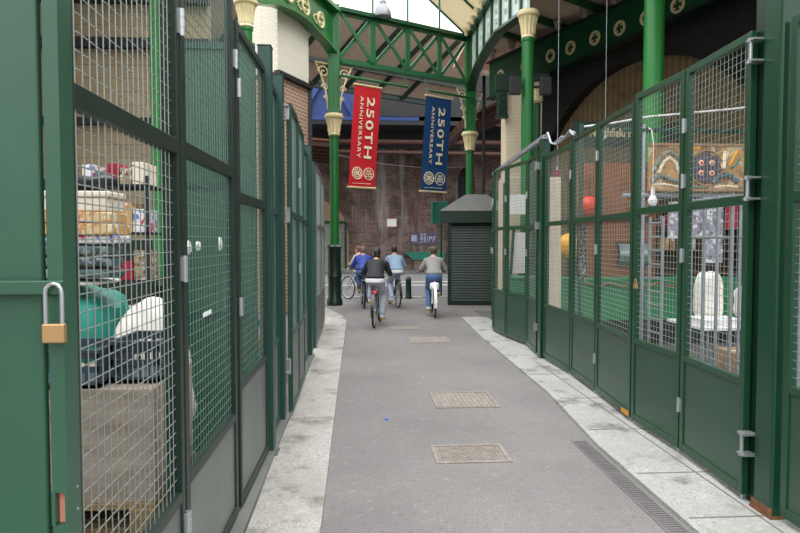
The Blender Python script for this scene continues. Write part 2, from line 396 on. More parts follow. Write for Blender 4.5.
M_['bike_silver'] = paint('silver_bike_paint', rgb(170, 174, 178), 0.3, metal=0.4); M_['bike_white'] = paint('white_bike_paint', rgb(230, 232, 232), 0.35)
M_['bike_green'] = paint('dark_green_bike_paint', rgb(30, 60, 46), 0.3)
M_['reflect'] = paint('yellow_reflector', rgb(250, 200, 20), 0.3)
m, nt, b = new_mat('red_rear_light'); b.inputs['Base Color'].default_value = rgb(220, 20, 10); b.inputs['Emission Color'].default_value = (1, .05, .02, 1); b.inputs['Emission Strength'].default_value = 1.2; M_['taillight'] = m

# ================================================================== SETTING
struct(MB().box(-14, 18, -14, 18.70, -0.2, 0), 'floor', M_['asphalt'], 'grey asphalt alley between the two rows of mesh gates', 'floor')
struct(MB().box(-30, 40, 18.72, 31.5, -0.2, 0.0), 'road', M_['road'], 'pale street crossing behind the cyclists', 'road')
struct(MB().box(-30, 40, 31.5, 34.7, -0.2, 0.10), 'pavement', M_['stall_floor'], 'pavement along the foot of the viaduct', 'pavement')
struct(MB().box(-14, 18, 18.55, 18.78, -0.15, 0.03), 'trim_1', M_['kerb'], 'low kerb where the alley meets the street', 'kerb')
for y, x0, x1 in ((23.8, -2.2, 0.35), (23.7, 0.7, 4.4), (25.6, 1.4, 5.4)):
    struct(MB().box(x0, x1, y, y + .16, 0.0, 0.006), 'road_marking', M_['road_paint'])
struct(MB().box(-12, -0.80, -3, 15, 0.0, 0.012), 'floor_left', M_['stall_floor'], 'grey concrete stall floor behind the left gates', 'floor')
struct(MB().box(2.72, 12, -3, 15, 0.0, 0.012), 'floor_right', M_['stall_floor'], 'grey concrete stall floor behind the right gates', 'floor')
# left pavement strip
la = [(-0.66, -3), (-0.66, 4), (-0.70, 8), (-0.74, 13), (-0.9, 16)]; lb = [(-0.22, -3), (-0.235, 4), (-0.26, 8), (-0.28, 13.0), (-0.40, 14.1)]
struct(MB().strip([(x, y, 0) for x, y in la], [(x, y, 0) for x, y in lb], (0, 0, 0.025)), 'kerb_left', M_['kerb'], 'worn pale stone strip along the foot of the left gates', 'kerb')
# right kerb stones with joints
ra = [(1.92, -3), (1.935, 5), (2.06, 6.8), (2.08, 9), (2.10, 11), (2.2, 13.6)]; rb = [(2.74, -3), (2.74, 5), (2.74, 6.8), (2.74, 9), (2.74, 11), (2.74, 13.6)]
struct(MB().strip([(x, y, 0) for x, y in ra], [(x, y, 0) for x, y in rb], (0, 0, 0.03)), 'kerb_right', M_['kerbR'], 'pale granite kerb stones under the right gates', 'kerb')
jt = MB()
for y in (1.2, 2.1, 3.05, 3.62, 4.35, 5.4, 6.5, 7.7, 9.0, 10.3, 11.6): jt.box(1.97 + max(0, min(.13, (y - 5) * .1)), 2.72, y, y + .014, 0.028, 0.0325)
jt.box(2.40, 2.412, -2, 8.6, 0.028, 0.0325)
struct(jt, 'kerb_joint', M_['joint'])
# sill channel below the left gates
struct(MB().box(-0.84, -0.665, 1.2, 9.2, 0.012, 0.055), 'sill_left', M_['sheetL'], 'grey steel sill channel under the left gates', 'sill')

# viaduct wall with two openings
wy = 34.6; vw = MB()
def archpoly(x0, x1, zs, top, n=10):
    c = (x0 + x1) / 2; r = (x1 - x0) / 2
    return [(c - r * math.cos(math.pi * i / n), zs + (top - zs) * math.sin(math.pi * i / n)) for i in range(n + 1)]
def wall_with_arches(mb, x0, x1, ztop, openings, y, d):
    x = x0
    for (a, b_, zb, zs, zt) in openings:
        mb.box(x, a, y, y + d, 0, ztop)
        ap = archpoly(a, b_, zs, zt)
        mb.strip([(px, y, pz) for px, pz in ap], [(px, y, ztop) for px, pz in ap], (0, d, 0))
        if zb > 0: mb.box(a, b_, y, y + d, 0, zb)
        x = b_
    mb.box(x, x1, y, y + d, 0, ztop)
wall_with_arches(vw, -26, 36, 12.5, [(-4.6, -0.62, 0, 1.9, 4.0), (5.35, 6.3, 3.3, 4.9, 5.7)], wy, 1.0)
struct(vw, 'wall_back', M_['viaduct'], 'sooty brick viaduct wall with white streaks at the end of the alley', 'wall')
struct(MB().box(-5.2, -0.2, 39, 39.2, 0, 4.4), 'wall_passage', M_['red_brick'], 'brick wall inside the viaduct arch behind the left green column', 'wall')
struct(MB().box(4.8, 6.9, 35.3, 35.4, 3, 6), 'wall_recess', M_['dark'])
# dark bridge deck over the street
struct(MB().box(-26, 36, 30.5, 34.55, 7.2, 7.6).box(-26, 36, 32.4, 32.8, 6.4, 7.3).box(-26, 36, 30.5, 30.8, 7.4, 9.6), 'bridge_deck', M_['dark'], 'dark steel bridge deck above the brick viaduct wall', 'bridge')

# left stall rear wall
struct(MB().box(-9, -2.55, 11.0, 11.3, 0, 6.6), 'wall_left', M_['tan_block'], 'tan block wall at the back of the left stall', 'wall')
struct(MB().box(-9, -2.5, 10.86, 11.0, 4.88, 5.04).box(-9, -2.5, 10.86, 11.0, 5.62, 6.5).box(-9, -2.5, 10.9, 11.0, 3.62, 3.74), 'trim_2', M_['dark'], 'dark steel beams across the tan block wall', 'beam')
struct(MB().box(-12, -3.4, -3, 11.4, 6.5, 6.7), 'ceiling_left', M_['boards_dark'], 'unseen boarded roof added over the left stall to shade it', 'ceiling')  # out of view: added to darken the stall, cut back to admit sky light

# right wall: dark arched brick wall with tan sheet infill
wa = Vector((4.75, 20.97, 0)); wdir = Vector((0.3834, -0.9237, 0)).normalized(); wn = Vector((-wdir.y, wdir.x, 0))   # wn points away from the alley
if wn.x < 0: wn = -wn
def W(t, z, off=0.0): p = wa + wdir * t + wn * off; return (p.x, p.y, z)
t0 = (Vector((5.9, 18.2, 0)) - wa).length; tc = t0 + 0.6 * 4.33
arc = [(tc - 4.09 * math.cos(math.pi * i / 24), 2.18 + 4.09 * math.sin(math.pi * i / 24)) for i in range(25)]
rw = MB().strip([W(t, z) for t, z in arc], [W(t, 8.0) for t, z in arc], wn * 0.6)
for a, b_ in ((1.3, tc - 4.09), (tc + 4.09, 16.0)): rw.prism([W(a, 0), W(b_, 0), W(b_, 8.0), W(a, 8.0)], wn * 0.6)
struct(rw, 'wall_right', M_['arch_brick'], 'black brick wall with a wide arch behind the right stall', 'wall')
struct(MB().prism([W(tc - 4.09, 0, .3)] + [W(t, z, .3) for t, z in arc] + [W(tc + 4.09, 0, .3)], wn * .1), 'wall_infill', M_['tan_sheet'], 'tan ribbed sheeting filling the wide black arch', 'wall')

# ------------------------------------------------------------------ roofs
A = Vector((-0.66, 16.6, 0)); B = Vector((3.32, 19.1, 0)); Cc = Vector((3.40, 12.8, 0)); Ee = Vector((-2.17, 12.5, 0))
ab = (B - A).normalized(); abn = Vector((ab.y, -ab.x, 0))             # abn: towards the camera side
def roof(name, label, corners, th, mat, beams, bmat):
    r = thing(name, label, 'ceiling', kind='structure')
    a, b_, c, d = [Vector(p) for p in corners]; n = (b_ - a).cross(d - a).normalized()
    MB().prism([a, b_, c, d], n * th).build('boarding', mat, r)
    for p, q, wd, ht in beams: MB().bar(p, q, wd, ht).build('purlin', bmat, r)
    return r
# roof slope beyond the lattice truss
def Q(s, out, z): p = A + ab * s - abn * out; return Vector((p.x, p.y, z))
e0, e1 = (7.2, 7.75), (4.9, 9.75)
roof('ceiling', 'weathered boarded roof slope seen behind the lattice truss', [Q(-4, *e0), Q(10, *e0), Q(10, *e1), Q(-4, *e1)], 0.08, M_['boards'],
     [(Q(s, e0[0], e0[1] - .12), Q(s + 1.1, e1[0], e1[1] - .12), .14, .2) for s in (-2.4, -1.0, 0.4, 1.8, 3.2, 4.6, 6.0, 7.4)] +
     [(Q(-4, 6.4, 8.25), Q(10, 6.4, 8.25), .12, .14), (Q(-4, 7.3, 7.6), Q(10, 7.3, 7.6), .16, .2)], M_['bottle'])
# soffit over the right stall
sof = [(3.3, -3, 8.05), (12.5, -3, 7.9), (8, 22.5, 7.6), (3.3, 22.5, 7.75)]
pur = []
for k in range(9):
    p = Vector((3.4, 4.0 + 1.75 * k, 7.72)); q = p + ab * 6; q.z = 7.62; pur.append((p, q, .12, .2))
roof('ceiling_right', 'brown boarded soffit with dark green purlins over the right stall', sof, 0.1, M_['boards_dark'], pur, M_['deep'])
# glazed slope above the alley, right of the open skylight
roof('ceiling_slope', 'pale glazed roof slope beside the skylight above the blue banner', [(3.3, 19.2, 7.85), (3.3, 11.5, 7.85), (2.05, 11.5, 9.0), (2.05, 19.2, 9.0)], 0.05, M_['glazing'],
     [((3.35, y, 7.82), (2.0, y, 9.06), .12, .16) for y in (19.2, 17.3, 15.4, 13.5)], M_['deep'])
# brown timber eaves on the right behind the blue banner
roof('ceiling_eaves', 'brown timber eaves behind the right iron column', [(3.5, 20.9, 5.75), (7.4, 20.9, 7.45), (7.4, 27.0, 7.45), (3.5, 27.0, 5.75)], 0.06, M_['timber'],
     [((3.5, 21.2 + .85 * k, 5.64), (7.4, 21.2 + .85 * k, 7.34), .14, .2) for k in range(7)] + [((3.6, 20.9, 5.62), (3.6, 27.0, 5.62), .2, .24)], M_['dkbrown'])
roof('ceiling_canopy', 'brown timber canopy on the left behind the whitewashed pier', [(-4.5, 19.5, 5.0), (-.9, 19.5, 4.7), (-.9, 25, 4.9), (-4.5, 25, 5.4)], 0.06, M_['timber'],
     [((-4.5, 19.6 + .9 * k, 4.95), (-.9, 19.6 + .9 * k, 4.62), .1, .16) for k in range(6)], M_['dkbrown'])
# ------------------------------------------------------------------ iron columns
def column(label, x, y, z_cap, mat, z_top=None, ped=0.0, scroll=False, r=0.118, floods=False, ck=1.0):
    t = thing('iron_column', label, 'column', (x, y, 0), 0, 'green cast iron columns')
    zb = 0.012 if abs(x) > .8 else 0
    sh = [(r * 1.0, max(ped, zb)), (r, z_cap - .62), (r * 1.12, z_cap - .60), (r * 1.12, z_cap - .55)]
    for zz in (2.0, 3.3):
        if zz < z_cap - 1.2: pass
    MB().lathe(sh, (x, y, 0), 24).build('shaft', mat, t)
    r *= ck
    cp = MB().lathe([(r * 1.15, z_cap - .56), (r * 1.35, z_cap - .53), (r * 1.15, z_cap - .49), (r * 1.25, z_cap - .30), (r * 1.65, z_cap - .14),
                     (r * 2.1, z_cap - .10), (r * 2.15, z_cap - .05), (r * 1.9, z_cap - .03), (r * 1.9, z_cap)], (x, y, 0), 24)
    for i in range(12):
        g = 2 * math.pi * i / 12
        cp.tube([(x + math.cos(g) * r * k, y + math.sin(g) * r * k, z_cap + z) for k, z in ((1.2, -.47), (1.32, -.30), (1.7, -.15))], .018, 5)
    cp.build('capital', M_['cream'], t); r /= ck
    if ped:
        MB().lathe([(r * 1.75, zb), (r * 1.75, .12), (r * 1.45, .18), (r * 1.45, ped * .45), (r * 1.6, ped * .48), (r * 1.45, ped * .52), (r * 1.45, ped - .1), (r * 1.7, ped - .05), (r * 1.2, ped)], (x, y, 0), 24).build('pedestal', M_['bottle'], t)
    if z_top:
        pr = MB().box(x - .15, x + .15, y - .15, y + .15, z_cap, z_top)
        for sx in (-.11, 0, .11): pr.box(x + sx - .015, x + sx + .015, y - .165, y + .165, z_cap + .15, min(z_top, 6.2) - .1)
        for sx in (-.1, .1):
            for k in range(22):
                zz = 6.35 + k * .07
                if zz < z_top: pr.ball((x + sx, y - .15, zz), .017, 6, 4)
        pr.build('pier', mat, t, bevel=.01)
    if scroll:
        for sgn in (-1, 1):
            s = MB()
            def sp(u_, z_): return (x + ab.x * u_ * sgn, y + ab.y * u_ * sgn, z_)
            for cx, cz, rr, turns in ((.30, 5.98, .16, 1.6), (.26, 5.60, .10, 1.5), (.22, 5.34, .07, 1.3)):
                s.tube([sp(cx + rr * (1 - i / 30) * math.cos(i / 30 * turns * 2 * math.pi), cz + rr * (1 - i / 30) * math.sin(i / 30 * turns * 2 * math.pi)) for i in range(27)], .02, 5)
            s.tube([sp(.17, 5.05), sp(.20, 5.3), sp(.26, 5.6), sp(.38, 5.9), sp(.52, 6.18)], .022, 6)
            s.tube([sp(.16, 6.2), sp(.35, 6.2), sp(.55, 6.2)], .02, 6)
            s.build('scroll_bracket', M_['cream'], t)
    if floods:
        for sx in (-.28, .34):
            f = MB().box(x + sx - .11, x + sx + .11, y - .16, y - .02, 4.62, 4.98); f.bar((x + sx, y - .02, 4.8), (x, y, 4.8), .04, .06)
            f.build('floodlight', M_['black'], t, bevel=.015)
    return t
column('green iron column with cream scrolls beside the red banner', A.x, A.y, 4.95, M_['lime'], 7.7, 1.58, True)
column('green iron column behind the kiosk roof beside the blue banner', B.x, B.y, 4.95, M_['lime'], 7.8, 1.5, True, r=.122)
column('green iron column with two black floodlights in front of the cream pier', Cc.x, Cc.y, 6.31, M_['lime'], None, 1.5, False, floods=True, r=.125, ck=.84)
column('green iron column with cream capital beside the whitewashed pier', Ee.x, Ee.y, 6.31, M_['lime'], None, 1.5, False, r=.12, ck=.9)
column('thick bright green column rising behind the painted frieze', 5.45, 11.6, 7.2, M_['limeL'], None, 1.2, False, r=.182)
column('bright green column inside the left stall by the stacked cartons', -2.43, 8.0, 5.6, M_['limeL'], 6.5, 1.2, False, r=.115)

# ------------------------------------------------------------------ arch girders
def S(a, b_, s, z, off=Vector((0, 0, 0))):
    p = a + (b_ - a) * s + off; return Vector((p.x, p.y, z))
def interp(tab, s):
    for (s0, z0), (s1, z1) in zip(tab, tab[1:]):
        if s <= s1: return z0 + (z1 - z0) * (s - s0) / (s1 - s0)
    return tab[-1][1]
def arch(label, a, b_, under, top, mat, fillmat, ribs, roundels, corb):
    d = (b_ - a).normalized(); nrm = Vector((-d.y, d.x, 0)); mid = (a + b_) / 2
    if nrm.dot(-mid) < 0: nrm = -nrm                           # faces the camera side
    t = thing('arch_girder', label, 'girder', (a.x, a.y, 0)); N = 28; ss = [i / N for i in range(N + 1)]
    zu = [interp(under, s) for s in ss]
    MB().strip([S(a, b_, s, z, -nrm * .03) for s, z in zip(ss, zu)], [S(a, b_, s, top, -nrm * .03) for s in ss], nrm * .06).build('web', fillmat, t)
    MB().strip([S(a, b_, s, z - .04, -nrm * .13) for s, z in zip(ss, zu)], [S(a, b_, s, z + .02, -nrm * .13) for s, z in zip(ss, zu)], nrm * .26).build('bottom_flange', mat, t)
    MB().strip([S(a, b_, s, top - .04, -nrm * .2) for s in ss], [S(a, b_, s, top + .06, -nrm * .2) for s in ss], nrm * .4).build('top_flange', mat, t)
    if ribs:
        for i in range(ribs + 1):
            s = .06 + .88 * i / ribs; z = interp(under, s)
            MB().bar(S(a, b_, s, z), S(a, b_, s, top), .17, .12, d).build('rib', mat, t)
        for i in range(ribs):
            s = .06 + .88 * (i + .5) / ribs; z = interp(under, s)
            for k in (.3, .55, .8): MB().torus(S(a, b_, s, z + (top - z) * k, nrm * .05), .06, .014, nrm, 14, 5).build('panel_ornament', M_['frost'], t)
    for s, z, rr in roundels:
        o = MB().torus(S(a, b_, s, z, nrm * .05), rr, .035, nrm, 24, 8); c = S(a, b_, s, z, nrm * .05)
        for k in range(4):
            g = math.pi / 4 + k * math.pi / 2; o.ball(c + d * math.cos(g) * rr * .55 + Vector((0, 0, math.sin(g) * rr * .55)), .04, 8, 6)
        for k in range(7):
            g = k * .9; o.ball(S(a, b_, s + .075 + .02 * math.cos(g * 2), z - .05 + .1 * math.sin(g), nrm * .05), .026, 6, 5)
        o.build('roundel', M_['cream'], t)
    for s in corb:
        c = S(a, b_, s, top + .05, nrm * .22)
        MB().lathe([(.02, -.13), (.055, -.1), (.05, -.03), (.085, 0.03), (.095, .09)], c, 12).build('corbel', M_['cream'], t)
    return t
ab_under = [(0, 6.0), (.03, 6.25), (.094, 6.47), (.231, 6.64), (.433, 6.72), (.609, 6.72), (.86, 6.46), (1, 6.33)]
arch('green iron arch with pale panels between ribs, springing from the right column', B, Cc, ab_under, 7.72, M_['deep'], M_['frost'], 6, [], [.08, .16, .24, .33, .42, .52])
le_under = [(0, 6.45), (.119, 6.63), (.298, 6.71), (.412, 6.78), (.565, 6.75), (.705, 6.65), (.825, 6.5), (.9, 6.39), (1, 6.33)]
arch('solid green iron arch with cream roundels beside the whitewashed pier', A, Ee, le_under, 7.55, M_['lime'], M_['lime'], 0, [(.41, 7.05, .17), (.216, 7.03, .17), (.60, 7.05, .17)], [])

# lattice truss between the two banner columns
t = thing('lattice_truss', 'green iron lattice truss spanning above the two banners', 'truss', (A.x, A.y, 0))
Lab = (B - A).length
def T(s, z, off=0.0): p = A + ab * s + abn * off; return Vector((p.x, p.y, z))
MB().bar(T(.15, 7.64), T(Lab - .15, 7.74), .22, .10).bar(T(.15, 7.56), T(Lab - .15, 7.66), .05, .12).build('top_chord', M_['deep'], t)
MB().bar(T(.15, 6.30), T(Lab - .15, 6.38), .22, .08).bar(T(.15, 6.36), T(Lab - .15, 6.44), .05, .10).build('bottom_chord', M_['truss'], t)
st = [.15, 1.2, 2.36, 3.5, Lab - .15]
for s in st[1:4]: MB().bar(T(s, 6.36), T(s, 7.66), .15, .05, abn).build('upright', M_['truss'], t)
for s0, s1 in zip(st, st[1:]):
    MB().bar(T(s0 + .06, 7.56, .03), T(s1 - .06, 6.44, .03), .09, .03, abn).build('brace', M_['truss'], t)
    MB().bar(T(s0 + .06, 6.44, -.03), T(s1 - .06, 7.56, -.03), .09, .03, abn).build('brace', M_['truss'], t)
for s in st[1:4]:
    MB().lathe([(.06, 0), (.035, .08), (.03, .12), (.03, 4.2)], T(s, 7.70), 10).build('finial_rod', M_['truss'], t)
# high-bay lamp hanging from a bracket on the truss
lp = T(1.42, 0, .16)
t = thing('pendant_lamp', 'grey bell-shaped pendant lamp hanging above the truss', 'lamp', (lp.x, lp.y, 7.6))
MB().lathe([(.20, 7.63), (.235, 7.66), (.235, 7.70), (.215, 7.80), (.15, 7.94), (.10, 7.99), (.095, 8.06)], (lp.x, lp.y, 0), 24).build('lamp_shade', M_['aluminium'], t)
MB().cyl((lp.x, lp.y, 8.02), (lp.x, lp.y, 8.22), .075, .06, 16).build('lamp_cap', M_['galv'], t)
MB().tube([(lp.x, lp.y, 8.2), (lp.x, lp.y, 8.36), tuple(T(1.3, 8.42, .1)), tuple(T(1.2, 8.42))], .014, 8).build('bracket', M_['galv'], t)

# dark girder with cream roundels over the right arch
ga, gb = Vector((4.25, 20.69, 0)), Vector((9.2, 8.77, 0))
gd = (gb - ga).normalized(); gn = Vector((gd.y, -gd.x, 0))
if gn.dot(-ga) < 0: gn = -gn
t = thing('plate_girder', 'dark green girder with a row of cream roundels above the right stall', 'girder', (ga.x, ga.y, 0))
GL = (gb - ga).length
def Gp(s, z, off=0.0): p = ga + gd * s + gn * off; return Vector((p.x, p.y, z))
MB().prism([Gp(0, 6.30, -.03), Gp(GL, 6.9, -.03), Gp(GL, 7.5, -.03), Gp(0, 7.42, -.03)], gn * .06).build('web', M_['deep'], t)
MB().bar(Gp(0, 6.28), Gp(GL, 6.9), .3, .06).build('bottom_flange', M_['bottle'], t)
MB().bar(Gp(0, 7.44), Gp(GL, 7.5), .3, .06).build('top_flange', M_['bottle'], t)
for s in (.66, 1.9, 3.07, 3.9, 4.82, 5.67, 6.5, 7.38, 8.3, 9.2):
    o = MB().torus(Gp(s, 6.9, .05), .155, .035, gn, 24, 8)
    c = Gp(s, 6.9, .06)
    for k in range(4):
        g = math.pi / 4 + k * math.pi / 2; o.ball(c + gd * math.cos(g) * .09 + Vector((0, 0, math.sin(g) * .09)), .024, 8, 6)
    o.build('roundel', M_['cream'], t)
for k in range(9):
    c = Gp(.4 + 1.05 * k, 7.48, .2); MB().lathe([(.02, -.02), (.09, 0.03), (.08, .12), (.13, .18), (.13, .26)], c, 10).build('corbel', M_['boards'], t)

# ------------------------------------------------------------------ brick piers
t = thing('brick_pier', 'whitewashed brick pier with bare brick base behind the left gates', 'pier', (-1.5, 15, 0), 0)
fp = [(-1.22, 15.5), (-1.79, 14.2), (-2.75, 14.85), (-2.2, 16.6)]
MB().prism([(x, y, 5.4) for x, y in fp], (0, 0, 3.6)).build('white_shaft', M_['white_brick'], t)
MB().prism([(x, y, 0) for x, y in fp], (0, 0, 5.3)).build('brick_base', M_['red_brick'], t)
k = MB(); p0, p1 = Vector((-1.80, 14.14, 5.36)), Vector((-1.18, 15.52, 5.36))
k.bar(p0, p1, .14, .10); k.bar((-1.19, 15.50, 0), (-1.19, 15.50, 5.3), .09, .09); k.bar((-1.19, 15.52, 5.36), (-2.2, 16.62, 5.36), .14, .1)
k.build('edge_trim', M_['black'], t)
t = thing('brick_pier', 'cream painted brick pier behind the floodlit green column', 'pier', (3.65, 14.6, 0), 0)
MB().box(3.26, 4.08, 14.1, 14.6, .0, 5.25).box(3.22, 4.14, 14.03, 14.66, 0, 3.1).build('brickwork', M_['cream_brick'], t, bevel=.02)
k = MB().box(3.0, 3.3, 13.95, 14.15, 5.0, 5.35).box(3.05, 3.26, 13.97, 14.12, 4.45, 5.0).box(3.02, 3.28, 13.95, 14.14, 4.4, 4.47)
for z in (4.55, 4.7, 4.85): k.torus((3.15, 13.97, z), .07, .02, (0, 1, 0), 14, 6)
k.box(3.2, 4.2, 14.0, 14.7, 5.25, 5.4); k.build('cast_bracket', M_['bottle'], t)
t = thing('drain_pipe', 'dark green rainwater pipe with cream collar beside the floodlit column', 'pipe', (3.66, 13.2, 0))
MB().cyl((3.70, 13.2, 0), (3.70, 13.2, 4.6), .085, n=16).build('pipe', M_['deep'], t)
MB().lathe([(.09, 4.55), (.13, 4.6), (.12, 4.8), (.15, 4.9)], (3.70, 13.2, 0), 16).build('collar', M_['cream'], t)

# ================================================================== MESH GATES
def leaf(label, p0, p1, top, mid, kick, fm, wm, km, group, bot=0.07, st_=0.055, th=0.045, hinges=(), side=1, wr=0.0019, foot=True, pitch=0.05):
    p0 = Vector((p0[0], p0[1], 0)); p1 = Vector((p1[0], p1[1], 0)); L = (p1 - p0).length - 0.012
    d = (p1 - p0).normalized(); rz = math.atan2(d.y, d.x)
    t = thing('mesh_gate', label, 'gate', p0, rz, group); h = th / 2
    for a, b in ((0, st_), (L - st_, L)): MB().box(a, b, -h, h, bot, top).build('stile', fm, t, world=False, bevel=.004)
    for z0, z1 in ((bot, bot + .06), (mid - .03, mid + .03), (kick - .02, kick + .025), (top - .05, top)):
        MB().box(st_, L - st_, -h, h, z0, z1).build('rail', fm, t, world=False, bevel=.003)
    k = MB().box(st_, L - st_, -h * .55, h * .55, bot + .06, kick - .02)
    k.build('kick_panel', km, t, world=False)
    def mesh_part(z0, z1):
        m = MB(); n = max(2, round((L - 2 * st_) / pitch)); r = wr
        for i in range(1, n):
            x = st_ + (L - 2 * st_) * i / n; m.cyl((x, -r, z0 - .01), (x, -r, z1 + .01), r, n=5, caps=False)
        n = round((z1 - z0) / pitch)
        for i in range(1, n):
            z = z0 + (z1 - z0) * i / n; m.cyl((st_ - .01, r, z), (L - st_ + .01, r, z), r, n=5, caps=False)
        m.build('wire_mesh', wm, t, world=False)
    mesh_part(kick + .025, mid - .03); mesh_part(mid + .03, top - .05)
    for x, z in hinges:
        hx = 0 if x == 0 else L
        m = MB().cyl((hx, -side * (h + .010), z - .055), (hx, -side * (h + .010), z + .055), .013, n=10)
        for dz in (-.02, .02): m.torus((hx, -side * (h + .010), z + dz), .0135, .0015, (0, 0, 1), 12, 5)
        m.box(hx - .03 if x else hx, hx if x else hx + .03, -side * (h + .006) - .003, -side * h, z - .05, z + .05)
        m.build('hinge', M_['steel'], t, world=False)
    if foot:
        MB().cyl((.03, -side * .0, 0.013), (.03, 0, bot + .02), .011, n=8).build('drop_bolt', M_['steel'], t, world=False)
    return t
def post(label, x0, x1, y0, y1, top, mat, group, bev=.006, z0=0.012, plate=True):
    cx, cy = (x0 + x1) / 2, (y0 + y1) / 2
    t = thing('gate_post', label, 'post', (cx, cy, z0), 0, group)
    MB().box(x0, x1, y0, y1, z0, top).build('shaft', mat, t, bevel=bev)
    MB().box(x0 - .004, x1 + .004, y0 - .004, y1 + .004, top, top + .006).build('cap', mat, t)
    if plate:
        MB().box(x0 - .03, x1 + .03, y0 - .03, y1 + .03, z0, z0 + .018).build('base_plate', M_['kickL'], t)
    return t
GL_ = 'green mesh gates along the left side'; GR_ = 'green mesh gates along the right side'
# --- near left pillar and lock post
t = thing('gate_pillar', 'wide flat green steel gate at the left edge, shut with a hasp bar', 'gate', (-1.1, 1.56, 0.012))
MB().box(-1.9, -0.745, 1.54, 1.566, 0.05, 3.6).build('sheet_leaf', M_['greenL'], t, bevel=.012)
MB().box(-1.9, -.80, 1.542, 1.564, 0.012, .05).build('bottom_runner', M_['greenLd'], t)
hb = MB().box(-1.4, -0.690, 1.514, 1.526, 1.572, 1.606); hb.build('hasp_bar', M_['greenL'], t, bevel=.004)
t = thing('gate_post', 'green lock post at the near left with a cut-out showing pink plaster', 'post', (-.765, 1.65, 0.012), 0)
pm = MB()
for a in ((-.730, -.695, 1.53, 1.60, .012, 1.02), (-.730, -.695, 1.53, 1.60, 1.10, 3.6), (-.733, -.724, 1.53, 1.60, 1.02, 1.10), (-.702, -.695, 1.53, 1.60, 1.02, 1.10), (-.724, -.702, 1.575, 1.60, 1.02, 1.10)): pm.box(*a)
pm.build('shaft', M_['greenL'], t)
MB().box(-.7235, -.7025, 1.55, 1.5745, 1.0205, 1.0995).build('lock_cutout', M_['pink'], t)['label'] = 'pink plaster showing in the lock cut-out'
for z in (1.095, 1.04): MB().cyl((-.6955, 1.58, z), (-.6925, 1.58, z), .0035, n=8).build('screw', M_['steel'], t)
# padlock
pl = PX = None
t = thing('padlock', 'brass padlock with long steel shackle hanging from the green hasp bar', 'padlock', (-.722, 1.505, 1.462))
MB().box(-.731, -.680, 1.496, 1.514, 1.462, 1.507).build('lock_body', M_['brass'], t, bevel=.004)
MB().tube([(-0.7240, 1.505, 1.505), (-0.7240, 1.505, 1.575), (-0.7220, 1.505, 1.588), (-0.7140, 1.505, 1.597), (-0.7055, 1.505, 1.599), (-0.6970, 1.505, 1.597), (-0.6890, 1.505, 1.588), (-0.6870, 1.505, 1.575), (-0.6870, 1.505, 1.505)], .0048, 10).build('shackle', M_['steel'], t)
# --- left leaves
G1, G2 = M_['greenLd'], M_['greenLd']
l1 = leaf('nearest left mesh gate, in front of the plywood crate and teal tarpaulin', (-.76, 1.667), (-.76, 2.70), 3.42, 2.08, .63, M_['greenLd'], M_['wireL'], M_['kickL'], GL_, hinges=((1, 2.59), (1, 1.58), (1, .5)), st_=.045, wr=.0021)
l2 = leaf('second left mesh gate with scraps of white paper caught in its wire', (-.76, 2.71), (-.75, 3.80), 3.42, 2.09, .66, M_['greenLd'], M_['wireLg'], M_['kickL'], GL_, hinges=((1, 2.75),), st_=.06)
for y, z, s in ((2.93, 1.665, .025), (3.10, 1.67, .02), (3.58, 1.68, .03)): 
    MB().ball((-.775, y, z), (.012, s, s * 1.3), 8, 6).rough(.006, 40, y).build('paper_scrap', M_['paper'], l2)
MB().box(-.752, -.749, 3.08, 3.24, 1.33, 1.35).build('paper_tape', M_['paper'], l2)
leaf('third left mesh gate, lower than the first two, ending at the tall square post', (-.745, 3.85), (-.73, 4.90), 3.0, 1.96, .80, M_['greenLd'], M_['wireLg'], M_['kickL'], GL_, hinges=((0, 2.6), (0, 1.3)))
post('tall blue-green square post, nearest of three along the left pavement', -.775, -.675, 4.94, 5.06, 3.18, M_['greenL2'], 'blue-green posts on the left')
leaf('narrow left mesh gate between the first two blue-green posts', (-.75, 5.08), (-.75, 5.78), 3.02, 1.95, .80, M_['greenL2'], M_['wireLg'], M_['kickL'], GL_)
p = post('second blue-green square post on the left, with heavy hinges facing the gap', -.80, -.69, 5.80, 5.92, 3.18, M_['greenL2'], 'blue-green posts on the left')
for z in (2.87, 1.93, .52):
    MB().cyl((-.665, 5.975, z - .07), (-.665, 5.975, z + .07), .016, n=10).box(-.70, -.65, 5.90, 5.985, z - .07, z - .055).box(-.70, -.65, 5.90, 5.985, z + .055, z + .07).build('hinge', M_['steel'], p)
leaf('left mesh gate swung slightly out past the second post, with scuffed grey foot panel', (-.66, 6.02), (-.665, 6.78), 2.98, 1.94, .80, M_['greenL2'], M_['wireLg'], M_['sheetL'], GL_, hinges=((1, 2.3), (1, 1.4)))
leaf('left mesh gate whose far edge stands before the third post', (-.665, 6.79), (-.68, 7.62), 2.95, 1.94, .80, M_['greenL2'], M_['wireLg'], M_['sheetL'], GL_)
leaf('recessed left mesh gate running up to the third post', (-.76, 7.75), (-.755, 9.02), 2.92, 1.94, .80, M_['greenL2'], M_['wireLg'], M_['sheetL'], GL_)
post('third blue-green square post on the left, farthest down the pavement', -.785, -.685, 9.05, 9.17, 3.03, M_['greenL2'], 'blue-green posts on the left')
leaf('left mesh gate just beyond the farthest blue-green post', (-.70, 9.95), (-.70, 11.25), 2.86, 1.92, .78, M_['kickL'], M_['wireL'], M_['sheetL'], GL_, hinges=((0, 2.4), (0, 1.9)))
leaf('last left mesh gate, nearest the cyclists', (-.70, 11.26), (-.72, 12.6), 2.84, 1.92, .78, M_['kickL'], M_['wireL'], M_['sheetL'], GL_)
post('plain thin steel post between the last left mesh gates and the gap', -.76, -.69, 9.84, 9.92, 2.9, M_['greenL2'], 'thin posts')
MB_ = MB().box(-.828, -.788, 2.71, 2.75, .013, 3.3)
